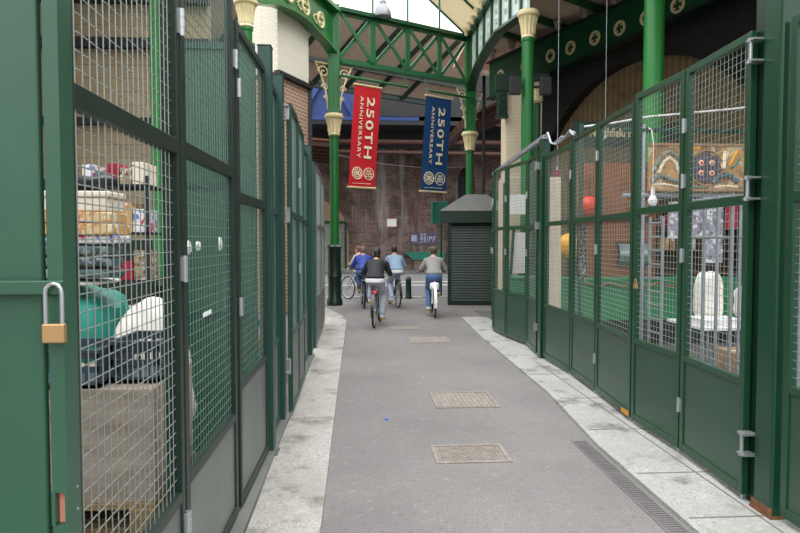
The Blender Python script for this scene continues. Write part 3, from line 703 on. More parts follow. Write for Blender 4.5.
single(MB_, 'inner_post', M_['greenL'], 'slim grey-green upright just behind the first left mesh gate', 'post')
# --- right side
leaf('right mesh gate at the right edge of the view, nearest the camera', (2.50, 2.35), (2.50, 3.56), 2.98, 1.95, .83, M_['greenR'], M_['wireR'], M_['kickR'], GR_, side=-1)
p = post('heavy dark green post on the right, rising out of view', 2.45, 2.58, 3.585, 3.765, 4.6, M_['greenRp'], 'dark green posts on the right', bev=.02, z0=.03, plate=False)
MB().box(2.484, 2.66, 3.766, 3.885, .03, 4.6).build('jamb', M_['bottle'], p)
MB().box(2.44, 2.60, 3.57, 3.78, .03, .045).box(2.445, 2.455, 3.58, 3.77, .03, .09).build('rusty_foot', M_['rust'], p)
for z in (2.86, 2.02, .42):
    h = MB().cyl((2.40, 3.805, z - .075), (2.40, 3.805, z + .075), .012, n=10)
    for dz in (-.065, .065): h.box(2.385, 2.47, 3.755, 3.835, z + dz - .006, z + dz + .006).cyl((2.40, 3.805, z + dz - .012), (2.40, 3.805, z + dz + .012), .022, n=6)
    h.build('hinge', M_['steel'], p)
GP = [(2.455, 3.85), (2.50, 4.745), (2.48, 5.56)]
leaf('right mesh gate beside the heavy post, in front of the roll cages', (2.455, 3.85), (2.50, 4.745), 3.0, 1.955, .79, M_['greenR'], M_['wireR'], M_['kickR'], GR_, side=-1, hinges=((1, 2.57), (1, 2.15), (1, 1.58), (1, .42)))
r2 = leaf('second right mesh gate from the heavy post, with a small padlock at its far edge', (2.50, 4.755), (2.485, 5.60), 3.0, 1.955, .79, M_['greenR'], M_['wireR'], M_['kickR'], GR_, side=-1)
MB().box(2.43, 2.4575, 5.46, 5.50, 1.27, 1.31).tube([(2.443, 5.465, 1.31), (2.443, 5.465, 1.345), (2.443, 5.48, 1.355), (2.443, 5.495, 1.345), (2.443, 5.495, 1.31)], .005, 6).build('padlock', M_['brass'], r2)
r3 = leaf('right mesh gate with an orange scuff along its bottom edge', (2.49, 5.625), (2.56, 6.68), 2.95, 1.93, .79, M_['greenR'], M_['wireR'], M_['kickR'], GR_, side=-1, hinges=((1, 2.6), (1, 1.6), (1, .42)))
MB().box(2.465, 2.4685, 5.64, 5.8, .075, .12).build('scuff', paint('orange_scuff', rgb(206, 140, 46), .8), r3)
leaf('right mesh gate just right of the black printed notice', (2.56, 6.69), (2.60, 7.62), 2.95, 1.93, .79, M_['greenR'], M_['wireR'], M_['kickR'], GR_, side=-1)
leaf('lower right mesh gate under the sagging cable, touching the second dark post', (2.60, 7.64), (2.58, 8.70), 2.88, 1.92, .79, M_['greenR'], M_['wireR'], M_['kickR'], GR_, side=-1, hinges=((0, 2.5),))
p = post('second dark green post on the right, where the gates start to zigzag', 2.53, 2.65, 8.74, 8.88, 3.10, M_['greenRp'], 'dark green posts on the right', z0=.03, plate=False)
for z in (2.75, 1.9, .45):
    MB().cyl((2.505, 8.93, z - .06), (2.505, 8.93, z + .06), .014, n=8).box(2.495, 2.55, 8.88, 8.94, z - .05, z + .05).build('hinge', M_['steel'], p)
zz = [(2.55, 8.95), (2.63, 9.80), (2.49, 10.66), (2.44, 11.45), (2.62, 12.3), (2.80, 13.25)]
nm = ['first zigzag right mesh gate beside the second dark post', 'second zigzag right mesh gate, swinging out into the alley', 'middle zigzag right mesh gate, farthest out over the kerb',
      'fourth zigzag right mesh gate turning back from the alley', 'last zigzag right mesh gate, beside the kiosk']
for a, b, n_ in zip(zz, zz[1:], nm):
    leaf(n_, (a[0], a[1] + .01), b, 2.95, 1.9, .80, M_['greenR'], M_['wireR'], M_['kickR'], GR_, side=-1, hinges=((1, 2.4), (1, 1.5)))
t = thing('header_rail', 'grey steel header rail above the zigzag gates', 'rail', (2.58, 8.9, 3.0))
MB().bar((2.59, 8.8, 3.14), (2.83, 13.35, 3.10), .07, .06).build('rail', M_['galv'], t)
MB().box(2.80, 2.87, 13.30, 13.38, .012, 3.08).build('end_post', M_['greenRp'], t)
cb = MB().tube([(2.59, 8.85, 3.14), (2.60, 8.70, 3.18), (2.60, 8.55, 3.02), (2.61, 8.35, 2.97), (2.61, 8.0, 3.0), (2.61, 7.8, 3.06), (2.6, 7.68, 3.0), (2.6, 7.6, 2.97)], .016, 7)
cb.tube([(2.62, 8.5, 3.0), (2.64, 8.2, 3.05), (2.63, 7.9, 3.0), (2.62, 7.75, 3.04), (2.61, 7.6, 3.0)], .013, 6)
single(cb, 'cable', M_['galv'], 'grey cable sagging along the top of the lower right gates', 'cable')

# ================================================================== GROUND THINGS
def cover(label, x0, x1, y0, y1, pattern, rusty):
    t = thing('manhole_cover', label, 'manhole cover', ((x0 + x1) / 2, (y0 + y1) / 2, 0), 0, 'iron manhole covers in the alley')
    f = MB(); w_ = .035
    f.box(x0, x1, y0, y0 + w_, 0, .008).box(x0, x1, y1 - w_, y1, 0, .008).box(x0, x0 + w_, y0 + w_, y1 - w_, 0, .008).box(x1 - w_, x1, y0 + w_, y1 - w_, 0, .008)
    f.build('frame', M_['iron'], t)
    c = MB().box(x0 + w_ + .006, x1 - w_ - .006, y0 + w_ + .006, y1 - w_ - .006, 0, .004); a, b, e, g = x0 + .05, x1 - .05, y0 + .05, y1 - .05
    if pattern == 'bars':
        n = 11
        for i in range(n):
            x = a + (b - a) * (i + .5) / n; c.box(x - .012, x + .012, e, g, .004, .009)
    else:
        n = 18; m_ = 11
        for i in range(n):
            for j in range(m_):
                x = a + (b - a) * (i + .5) / n; y = e + (g - e) * (j + .5) / m_; s = 1 if (i + j) % 2 else -1
                c.bar((x - .009, y - .009 * s, .005), (x + .009, y + .009 * s, .005), .007, .006)
    c.build('lid', M_['iron'], t)
cover('nearest manhole cover, with small raised chequer tread', .575, 1.165, 4.72, 5.15, 'check', 0)
cover('second manhole cover, brown with straight raised bars', .765, 1.42, 6.30, 6.96, 'bars', 1)
cover('third manhole cover, small rusty strip in the middle of the alley', .84, 1.50, 10.35, 11.05, 'bars', 1)
cover('farthest manhole cover, just behind the leading cyclist', .55, 1.15, 11.95, 12.45, 'bars', 1)
t = thing('drain_channel', 'narrow slotted iron drain channel beside the right kerb', 'drain', (1.85, 4.5, 0), 0)
dr = MB().box(1.775, 1.79, 2.5, 5.2, 0, .006).box(1.895, 1.91, 2.5, 5.2, 0, .006)
for i in range(90): dr.box(1.79, 1.895, 2.5 + .03 * i, 2.515 + .03 * i, 0, .005)
dr.build('grating', M_['grate'], t)
single(MB().lathe([(.016, .0), (.016, .014), (.012, .016)], (.245, 5.93, 0), 14), 'blue_disc', M_['bluecap'], 'tiny blue bottle cap lying on the open asphalt', 'bottle cap')

# ================================================================== KIOSK, BOLLARD, SIGNS
t = thing('kiosk', 'dark green kiosk with closed roller shutter and grey hipped roof', 'kiosk', (2.95, 17.3, 0)); kiosk = t
MB().box(2.27, 3.75, 16.46, 18.2, 0, 2.2).build('body', M_['bottle'], t)
MB().box(2.07, 3.95, 16.28, 18.4, 2.14, 2.45).build('fascia', M_['bottle'], t, bevel=.01)
e = [(2.05, 16.26, 2.45), (3.97, 16.26, 2.45), (3.97, 18.42, 2.45), (2.05, 18.42, 2.45)]
MB().add(e + [(2.75, 17.1, 2.93), (3.3, 17.1, 2.93), (3.3, 17.6, 2.93), (2.75, 17.6, 2.93)], [(0, 1, 5, 4), (1, 2, 6, 5), (2, 3, 7, 6), (3, 0, 4, 7), (4, 5, 6, 7), (3, 2, 1, 0)]).build('hipped_roof', M_['slate'], t, smooth=0)
sh = MB()
for i in range(30):
    z = .1 + .068 * i; sh.prism([(2.36, 16.455, z), (2.36, 16.425, z + .012), (2.36, 16.44, z + .06), (2.36, 16.455, z + .064)], (1.3, 0, 0))
sh.build('roller_shutter', paint('shutter_green', rgb(16, 44, 30), .45), t)
MB().box(2.29, 2.36, 16.40, 16.47, 0, 2.14).box(3.66, 3.73, 16.40, 16.47, 0, 2.14).box(2.36, 3.66, 16.41, 16.46, 0.02, .1).build('shutter_guides', M_['bottle'], t)
kiosk.location = (3.08, 17.2, 0); kiosk.rotation_euler.z = R(-8)
t = thing('bollard', 'short dark green bollard standing behind the denim-jacketed cyclist', 'bollard', (1.40, 18.3, 0))
MB().lathe([(.10, 0), (.10, .06), (.088, .08), (.078, .5), (.09, .52), (.09, .55), (.07, .60), (.03, .64)], (1.40, 18.3, 0), 18).build('shaft', M_['bottle'], t)
t = thing('sign_post', 'teal box sign on a green pole beside the kiosk roof', 'sign', (2.40, 19.3, 0))
MB().cyl((2.48, 19.3, 0.0), (2.48, 19.3, 2.9), .035, n=12).build('pole', M_['deep'], t)
MB().box(2.16, 2.66, 19.12, 19.26, 2.20, 2.86).box(2.16, 2.24, 19.08, 19.13, 2.20, 2.86).build('sign_box', M_['tealp'], t, bevel=.015)
t = thing('notice', 'small white notice with orange edge on the sooty viaduct wall', 'notice', (1.7, 34.57, 2.4))
MB().box(1.46, 2.0, 34.56, 34.60, 2.42, 2.86).build('border', paint('orange_edge', rgb(236, 206, 178), .7), t)
MB().box(1.50, 1.96, 34.545, 34.565, 2.46, 2.82).build('sheet', M_['paper'], t)
t = thing('sign_board', 'dark grey signboard with rows of pale lettering on the viaduct wall', 'sign', (3.45, 34.57, 1.4))
MB().box(2.72, 4.22, 34.54, 34.60, 1.45, 2.12).build('board', M_['plum'], t)
sb = MB()
for x0, x1, z0, z1 in ((2.8, 3.1, 1.62, 1.98), (3.3, 3.45, 1.95, 2.06), (3.5, 3.62, 1.95, 2.06), (3.3, 3.42, 1.70, 1.90), (3.48, 3.58, 1.58, 1.90), (3.66, 3.70, 1.58, 1.90), (3.76, 3.92, 1.75, 1.90), (3.76, 3.80, 1.58, 1.75), (3.98, 4.02, 1.58, 1.90), (4.02, 4.14, 1.82, 1.9), (4.02, 4.10, 1.70, 1.75), (3.3, 3.42, 1.56, 1.62)):
    sb.box(x0, x1, 34.532, 34.542, z0, z1)
sb.build('lettering', paint('pale_blue_print', rgb(150, 158, 184), .7), t)
t = thing('trough', 'long teal trough with sloping left end fixed low on the viaduct wall', 'trough', (3.3, 34.4, .7))
MB().prism([(2.42, 34.25, 1.04), (4.6, 34.25, 1.04), (4.6, 34.25, .62), (2.85, 34.25, .62)], (0, .34, 0)).build('body', M_['tealp'], t)
single(MB().box(2.95, 4.5, 34.3, 34.58, .1, .62), 'trough_plinth', M_['viaduct'], 'low brick plinth under the teal trough', 'plinth')
t = thing('doorway', 'pale green door standing in the dark viaduct arch on the left', 'door', (-1.1, 35.2, 0))
MB().box(-2.1, -.85, 35.1, 35.2, 0.1, 2.6).build('door_leaf', M_['grey_paint'], t)
MB().box(-.85, -.72, 35.05, 35.25, 0.1, 2.75).box(-2.2, -.72, 35.05, 35.25, 2.6, 2.75).build('door_frame', M_['deep'], t)
single(MB().cyl((3.72, 19.0, 0), (3.72, 19.0, 6.6), .05, n=10), 'steel_pole', M_['dark'], 'thin dark steel pole rising behind the kiosk', 'pole')
bt = thing('bracing', 'blue steel bracing frame high behind the left iron column', 'frame', (-2, 28, 0))
for a, b in (((-3.4, 28, 0), (-3.4, 28, 9.2)), ((-3.4, 28, 7.0), (2.6, 28, 7.0)), ((-3.4, 28, 9.0), (5, 28, 9.0)), ((-2.6, 28, 7.0), (-1.4, 28, 9)), ((-1.4, 28, 9), (-.2, 28, 7)), ((-.2, 28, 7), (1.0, 28, 9))): MB().bar(a, b, .16, .16).build('bracing_bar', M_['bluesteel'], bt)
MB().box(-3.3, -.2, 28.2, 28.25, 7.1, 8.9).build('blue_panel', M_['bluesteel'], bt)
MB().box(-3.2, -2.2, 28.12, 28.18, 7.4, 8.6).build('pale_panel', M_['frost'], bt)
t = thing('pipe_run', 'long rusty steel pipes crossing in front of the viaduct wall', 'pipe', (4, 30.3, 6))
MB().cyl((-6, 31, 6.45), (16, 31, 6.45), .13, n=12).build('pipe', M_['dkbrown'], t)
MB().cyl((-6, 31, 6.0), (16, 31, 5.85), .10, n=12).build('pipe', M_['dkbrown'], t)
for x in (-5, 0, 5, 10, 15): MB().cyl((x, 31, 5.9), (x, 31, 7.2), .03, n=8).build('pipe_hanger', M_['dark'], t)
single(MB().tube([tuple(A + Vector((.12, -.12, 3.88))), tuple(A + ab * 1.5 + Vector((0, -.3, 3.74))), tuple(A + ab * 3 + Vector((0, -.3, 3.72))), tuple(B + Vector((-.1, -.1, 3.9)))], .007, 5), 'span_wire', M_['galv'], 'thin pale wire strung between the two iron columns across the banners', 'wire')
for x, y, z0, lab in ((3.62, 11.5, 3.05, 'thin pale cable hanging down past the floodlit column'), (4.55, 11.6, 3.7, 'thin pale cable hanging above the shop sign')):
    c = MB().cyl((x, y, z0), (x, y, 7.85), .005, n=6); c.cyl((x, y, z0 - .12), (x, y, z0), .025, .015, n=8)
    single(c, 'hanging_cable', M_['galv'], lab, 'cable')

# ================================================================== BANNERS
off = abn * 0.34
def banner(label, s0, wd, ztop, ln, cloth, sh_):
    p = A + ab * s0 + off; rz = math.atan2(ab.y, ab.x)
    t = thing('banner', label, 'banner', (p.x, p.y, ztop), rz)
    m = MB(); nx, nz = 8, 22; vs_ = []
    for j in range(nz + 1):
        for i in range(nx + 1):
            x = -wd / 2 + wd * i / nx; z = -ln * j / nz
            vs_.append((x + sh_ * z, .012 * math.sin(3.1 * z + 2.0 * x) * (-z / ln), z))
    back = [(x, y + .004, z) for x, y, z in vs_]; fs = []; k = len(vs_)
    for j in range(nz):
        for i in range(nx):
            a = j * (nx + 1) + i; b = a + 1; c = a + nx + 2; d = a + nx + 1
            fs += [(a, d, c, b), (k + a, k + b, k + c, k + d)]
    m.add(vs_ + back, fs); m.build('cloth', cloth, t, world=False)
    MB().cyl((-wd / 2 - .03, .002, .015), (wd / 2 + .03, .002, .015), .026, n=10).build('top_rod', M_['cream'], t, world=False)
    MB().cyl((-wd / 2 - .03 - sh_ * ln, .002, -ln - .012), (wd / 2 + .03 - sh_ * ln, .002, -ln - .012), .026, n=10).build('bottom_rod', M_['cream'], t, world=False)
    # suspension loops up to the bar
    for sx in (-.36, .36): MB().cyl((wd * sx, .0, .02), (wd * sx, .0, .15), .008, n=6).build('hanging_loop', M_['steel'], t, world=False)
    def frame(x, z): return Matrix(((0, 1, 0, x), (0, 0, -1, -.018), (-1, 0, 0, z), (0, 0, 0, 1)))
    L1 = text_part('lettering', '250TH', M_['print'], t, Matrix.Identity(4), .27, .003, .004, 1.0, space=1.12)
    L2 = text_part('lettering', 'ANNIVERSARY', M_['print'], t, Matrix.Identity(4), .135, .003, .001, 1.0, space=1.15)
    for L, x, z0, z1, hgt in ((L1, wd * .13, -.105 * ln, -.715 * ln, .235), (L2, -wd * .205, -.105 * ln, -.715 * ln, .105)):
        xs = [v.co.x for v in L.data.vertices]; ys = [v.co.y for v in L.data.vertices]; w0 = max(xs) - min(xs); h0 = max(ys) - min(ys); cx = (max(xs) + min(xs)) / 2; cy = (max(ys) + min(ys)) / 2
        L.data.transform(frame(x, (z0 + z1) / 2) @ Matrix.Diagonal(((z0 - z1) / w0, hgt / h0, 1, 1)) @ Matrix.Translation((-cx, -cy, 0)))
        for v in L.data.vertices: v.co.x += sh_ * v.co.z
    for side, x in (('a', -wd * .215), ('b', wd * .215)):
        z = -.865 * ln; cx = x + sh_ * z; r = wd * .185; e = MB()
        e.torus((cx, -.02, z), r, .011, (0, 1, 0), 32, 5)
        if side == 'a':
            e.torus((cx, -.02, z), r * .62, .010, (0, 1, 0), 24, 5)
            for k in range(12):
                g = 2 * math.pi * k / 12; e.bar((cx + math.cos(g) * r * .72, -.02, z + math.sin(g) * r * .72), (cx + math.cos(g) * r * .92, -.02, z + math.sin(g) * r * .92), .022, .006, (0, 1, 0))
            for k in range(4):
                g = math.pi / 4 + math.pi / 2 * k; e.bar((cx, -.02, z), (cx + math.cos(g) * r * .5, -.02, z + math.sin(g) * r * .5), .03, .006, (0, 1, 0))
            e.torus((cx, -.02, z), r * .28, .009, (0, 1, 0), 16, 5)
        else:
            for j, (n_, wid) in enumerate(((2, .07), (3, .065), (3, .065))):
                for i in range(n_):
                    bx = cx + (i - (n_ - 1) / 2) * .08; bz = z + .075 - .075 * j
                    e.torus((bx, -.02, bz), .024, .009, (0, 1, 0), 10, 4)
        e.build('emblem', M_['print'], t, world=False)
    e = MB(); z = -.965 * ln
    for k in range(14): e.box(-wd * .36 + wd * .05 * k + sh_ * z, -wd * .36 + wd * .05 * k + wd * .035 + sh_ * z, -.02, -.014, z - .008, z + .008)
    e.build('small_print', M_['print'], t, world=False)
    # carrying bar
    return t
s_red, s_blue = .83, 3.22
banner('red anniversary banner hanging beside the left iron column', s_red, .82, 5.70, 2.62, M_['red'], .078)
banner('blue anniversary banner hanging beside the right iron column', s_blue, .93, 5.72, 2.64, M_['blue'], .078)
for s0, s1, lab in ((.05, 2.12, 'green bar carrying the red banner'), (2.85, Lab - .1, 'green bar carrying the blue banner')):
    b = thing('banner_bar', lab, 'bar', tuple(T(s0, 5.87, .34)))
    MB().cyl(T(s0, 5.87, .34), T(s1, 5.87, .34), .035, n=12).build('bar', M_['truss'], b)
    e = s0 if s0 < 1 else s1
    MB().cyl(T(e, 5.87, .34), T(e, 5.87, .12), .03, n=8).build('end_bracket', M_['truss'], b)
    o = s1 if s0 < 1 else s0
    MB().tube([T(o, 5.87, .34), T(o, 6.1, .2), T(o, 6.32, .05)], .014, 6).build('stay', M_['truss'], b)

# ================================================================== LEFT STALL GOODS
def pallet(label, x0, x1, y0, y1, z0, group):
    t = thing('pallet', label, 'pallet', ((x0 + x1) / 2, (y0 + y1) / 2, z0), 0, group)
    n = 7; w_ = (y1 - y0) / n
    d = MB()
    for i in range(n): d.box(x0, x1, y0 + w_ * i + .012, y0 + w_ * (i + 1) - .012, z0 + .115, z0 + .137)
    for x in (x0, (x0 + x1) / 2 - .05, x1 - .1): d.box(x, x + .1, y0, y1, z0 + .095, z0 + .116)
    d.build('deck', M_['pallet'], t)
    for x in (x0, (x0 + x1) / 2 - .05, x1 - .1):
        for y in (y0, (y0 + y1) / 2 - .05, y1 - .1): MB().box(x, x + .1, y, y + .1, z0 + .02, z0 + .095).build('block', M_['pallet'], t)
        MB().box(x, x + .1, y0, y1, z0, z0 + .02).build('runner', M_['pallet'], t)
    return t
pn = ('pallet at the bottom of the stack under the plywood crate', 'second pallet up in the stack under the plywood crate', 'third pallet up in the stack under the plywood crate', 'pallet directly under the plywood crate')
for i in range(4): pallet(pn[i], -1.95, -.885, 2.72 + .01 * (i % 2), 3.4, .012 + .139 * i, 'pallets under the plywood crate')
zc = .012 + .139 * 4
t = thing('plywood_crate', 'weathered plywood crate standing on a pallet stack behind the first left gate', 'crate', (-1.4, 3.05, zc))
MB().box(-1.93, -.885, 2.76, 2.78, zc, 1.06).build('front_panel', M_['ply'], t)
MB().box(-.905, -.885, 2.78, 3.38, zc, 1.06).build('side_panel', M_['ply'], t)
MB().box(-1.93, -1.91, 2.78, 3.38, zc, 1.06).build('side_panel', M_['ply'], t)
MB().box(-1.91, -.905, 3.36, 3.38, zc, 1.06).build('back_panel', M_['ply'], t)
MB().box(-1.91, -.905, 2.78, 3.36, 1.035, 1.055).build('lid', M_['ply'], t)
def crate(label, x, y, z, wx, wy, h, mat, group, name='plastic_crate'):
    t = thing(name, label, 'crate', (x, y, z), 0, group)
    m = MB().box(x - wx / 2, x + wx / 2, y - wy / 2, y + wy / 2, z, z + .012)
    for zz in (z + .0, z + h * .45, z + h - .025):
        m.box(x - wx / 2, x + wx / 2, y - wy / 2, y - wy / 2 + .012, zz, zz + .025).box(x - wx / 2, x + wx / 2, y + wy / 2 - .012, y + wy / 2, zz, zz + .025)
        m.box(x - wx / 2, x - wx / 2 + .012, y - wy / 2, y + wy / 2, zz, zz + .025).box(x + wx / 2 - .012, x + wx / 2, y - wy / 2, y + wy / 2, zz, zz + .025)
    n = max(5, round(wx / .048))
    for i in range(n + 1):
        xx = x - wx / 2 + (wx - .012) * i / n; m.box(xx, xx + .012, y - wy / 2 + .002, y - wy / 2 + .010, z, z + h).box(xx, xx + .012, y + wy / 2 - .010, y + wy / 2 - .002, z, z + h)
        yy = y - wy / 2 + (wy - .012) * i / n; m.box(x - wx / 2 + .002, x - wx / 2 + .010, yy, yy + .012, z, z + h).box(x + wx / 2 - .010, x + wx / 2 - .002, yy, yy + .012, z, z + h)
    m.build('crate_body', mat, t)
    rim = MB()
    a, b, c, d = x - wx / 2 - .008, x + wx / 2 + .008, y - wy / 2 - .008, y + wy / 2 + .008
    rim.box(a, b, c, c + .02, z + h, z + h + .015).box(a, b, d - .02, d, z + h, z + h + .015).box(a, a + .02, c + .02, d - .02, z + h, z + h + .015).box(b - .02, b, c + .02, d - .02, z + h, z + h + .015)
    rim.build('rim', mat, t)
crate('black plastic lattice crate at the left on the plywood crate', -1.36, 2.96, 1.062, .46, .34, .15, M_['crate_black'], 'black lattice crates')
crate('black plastic lattice crate at the right on the plywood crate', -1.01, 3.06, 1.062, .21, .34, .17, M_['crate_black'], 'black lattice crates')
single(lump(-2.3, -1.41, 3.5, 4.2, .012, 1.40, 14, 6, .06, 4.2, 2.0), 'covered_load', M_['teal'], 'bulky load under a creased teal tarpaulin behind the black crates', 'tarpaulin')
single(lump(-1.36, -.965, 3.43, 3.82, .012, 1.36, 14, 3.0, .05, 4.6, 9.0), 'covered_sack', M_['sheet'], 'tall load under a white sheet beside the teal tarpaulin', 'sheet')
single(lump(-2.1, -1.42, 3.55, 4.0, 1.445, 1.475, 10, 4, .004, 5, 4.0), 'folded_sheet', M_['sheet'], 'folded pale sheet lying on top of the teal tarpaulin', 'sheet')
# stacked packs on the load
def pack(name, label, x0, x1, y0, y1, z0, z1, mat, cat, bev=.012, group=None):
    t = thing(name, label, cat, ((x0 + x1) / 2, (y0 + y1) / 2, z0), 0, group)
    MB().box(x0, x1, y0, y1, z0, z1).build('pack_body', mat, t, bevel=bev); return t
z = 1.485
for i in range(3):
    single(lump(-2.2, -1.36, 3.55, 3.82, z, z + .06, 9, 6, .005, 8, i * 3.1), 'shrink_wrapped_pack', M_['wrap'], 'shrink-wrapped grey pack, %s of the three in the carton stack' % ('lowest', 'middle', 'topmost')[i], 'pack', 'shrink-wrapped packs')
    z += .065
t = pack('wrapped_pack', 'pink and white printed pack under the orange cartons', -2.2, -1.33, 3.56, 3.80, z, z + .045, M_['wrap2'], 'pack'); z += .047
t = pack('fruit_carton', 'orange printed fruit carton under the other in the left stall', -2.2, -1.345, 3.54, 3.82, z, z + .065, M_['carton'], 'carton', group='fruit cartons'); z += .067
t = pack('fruit_carton', 'orange printed fruit carton directly under the white foam box', -2.2, -1.36, 3.54, 3.82, z, z + .06, M_['carton'], 'carton', group='fruit cartons'); z += .062
t = thing('foam_box', 'long cream foam box on top of the fruit cartons', 'box', (-1.7, 3.9, z))
MB().box(-2.2, -1.37, 3.55, 3.80, z, z + .075).build('box_body', M_['poly'], t, bevel=.01); MB().box(-2.21, -1.36, 3.54, 3.81, z + .076, z + .11).build('lid', M_['poly'], t, bevel=.01); z += .112
for i, (x0, x1) in enumerate(((-1.95, -1.65), (-1.62, -1.37))):
    single(lump(x0, x1, 3.57, 3.79, z + .008, z + .10, 8, 3, .02, 7, 5 + i), 'black_bag', M_['black'], ('left' if i == 0 else 'right') + ' black plastic bag lying on the cream foam box', 'bag', 'black bags')
# grocery rack further back
t = thing('grocery_rack', 'dark metal rack of groceries beside the bright green column in the left stall', 'rack', (-2.1, 6.4, .012))
for x in (-2.62, -1.99):
    for y in (6.1, 6.6): MB().box(x - .02, x + .02, y - .02, y + .02, .012, 2.3).build('upright', M_['dark'], t)
for zz in (.15, .75, 1.3, 1.75, 2.2): MB().box(-2.64, -1.97, 6.08, 6.62, zz, zz + .02).build('shelf', M_['dark'], t)
cols = ['carton', 'mixed', 'wrap2', 'poly', 'wrap', 'mixed', 'crimson']
k = 0
for zz, nm in ((1.322, 'third'), (1.772, 'upper'), (2.222, 'top'), (.772, 'lower')):
    for i in range(5):
        x = -2.585 + .114 * i; hh = (.22, .30, .26, .18, .28)[(i + k) % 5] * (.7 if zz > 2 else 1)
        single(MB().box(x, x + .105, 6.12, 6.5, zz, zz + hh), 'grocery_box', M_[cols[(i * 2 + k) % 7]], '%s grocery box from the left on the %s shelf of the dark rack' % (('first', 'second', 'third', 'fourth', 'fifth')[i], nm), 'box', 'grocery boxes on the rack', bevel=.006)
    k += 1
# green slatted screen and wooden boxes
t = thing('slatted_screen', 'dark green slatted metal screen standing across behind the second left gate', 'screen', (-1.1, 4.98, .012))
MB().box(-1.40, -1.36, 4.95, 5.0, .012, 3.2).build('screen_post', M_['greenL2'], t); MB().box(-.84, -.80, 4.95, 5.0, .012, 3.2).build('screen_post', M_['greenL2'], t)
for zz in (.05, 1.1, 2.1, 3.15): MB().box(-1.36, -.84, 4.955, 4.995, zz, zz + .05).build('screen_rail', M_['greenL2'], t)
sl = MB()
for i in range(10): sl.box(-1.36 + .052 * i, -1.36 + .052 * i + .049, 4.97, 4.98, .1, 3.15)
sl.build('slats', M_['greenL'], t)
for i in range(4):
    x0, x1, y0, y1 = -1.35, -.86, 5.15, 5.6; zz = .012 + .215 * i
    t = thing('wooden_box', 'slatted wooden box, %s of the stack behind the third left gate' % ('lowest', 'second', 'third', 'topmost')[i], 'box', (-1.1, 5.4, zz), 0, 'slatted wooden boxes')
    b_ = MB()
    for zz2 in (.02, .085, .15):
        b_.box(x0, x1, y0, y0 + .01, zz + zz2, zz + zz2 + .045).box(x0, x1, y1 - .01, y1, zz + zz2, zz + zz2 + .045).box(x0, x0 + .01, y0 + .01, y1 - .01, zz + zz2, zz + zz2 + .045).box(x1 - .01, x1, y0 + .01, y1 - .01, zz + zz2, zz + zz2 + .045)
    b_.box(x0 + .01, x1 - .01, y0 + .01, y1 - .01, zz + .01, zz + .02); b_.build('slatted_side', M_['pallet'], t)
    for x, y in ((x0 + .012, y0 + .012), (x1 - .042, y0 + .012), (x0 + .012, y1 - .042), (x1 - .042, y1 - .042)): MB().box(x, x + .03, y, y + .03, zz, zz + .213).build('corner_post', M_['pallet'], t)
single(MB().box(-3.8, -3.0, 9.6, 10.4, .012, 1.7), 'steel_cabinet', M_['bottle'], 'dark green steel cabinet at the back of the left stall', 'cabinet', bevel=.02)

# ================================================================== RIGHT STALL GOODS
zf = .012
t = thing('stall_counter', 'long stall counter with bright green front and black base', 'counter', (4.7, 10.2, zf))
MB().box(3.15, 6.3, 10.0, 10.45, zf, .40).build('base', M_['black'], t); MB().box(3.12, 6.33, 9.96, 10.45, .40, 1.05).build('front_panel', M_['counter'], t, bevel=.01)
MB().box(3.1, 6.35, 9.94, 10.47, 1.05, 1.08).build('worktop', M_['counter'], t)
single(MB().tube([(3.6 + .09 * i, 9.925, 1.03 - .07 * abs(math.sin(i * .7))) for i in range(26)], .02, 6), 'garland', M_['basket'], 'dry twig garland looped along the green counter edge', 'garland')
t = thing('slatted_wall', 'brown slatted timber partition behind the green counter', 'partition', (4.4, 10.75, zf))
MB().box(3.62, 5.12, 10.72, 10.80, zf, 3.02).build('slatted_panel', M_['reed'], t)
for x in (3.58, 5.12): MB().box(x, x + .06, 10.7, 10.82, zf, 3.08).build('upright', M_['dkbrown'], t)
MB().box(3.64, 5.12, 10.69, 10.72, 2.02, 2.07).build('batten', M_['dkbrown'], t)
t = thing('shop_sign', 'dark green shop sign with pale lettering above the brown slatted partition', 'sign', (5.2, 12.4, zf))
MB().box(4.2, 6.6, 12.4, 12.46, 3.55, 4.05).build('board', M_['bottle'], t)
for x in (4.25, 6.45): MB().box(x, x + .07, 12.46, 12.53, zf, 4.05).build('sign_post', M_['bottle'], t)
L = text_part('lettering', 'Northfield Farm', M_['cream'], t, Matrix.Identity(4), .2, .006, .004)
xs = [v.co.x for v in L.data.vertices]; ys = [v.co.y for v in L.data.vertices]
L.data.transform(Matrix(((1, 0, 0, 5.11 - 5.2), (0, 0, -1, -.008), (0, 1, 0, 3.82), (0, 0, 0, 1))) @ Matrix.Diagonal((1.12 / (max(xs) - min(xs)), .18 / (max(ys) - min(ys)), 1, 1)) @ Matrix.Translation((-(max(xs) + min(xs)) / 2, -(max(ys) + min(ys)) / 2, 0)))
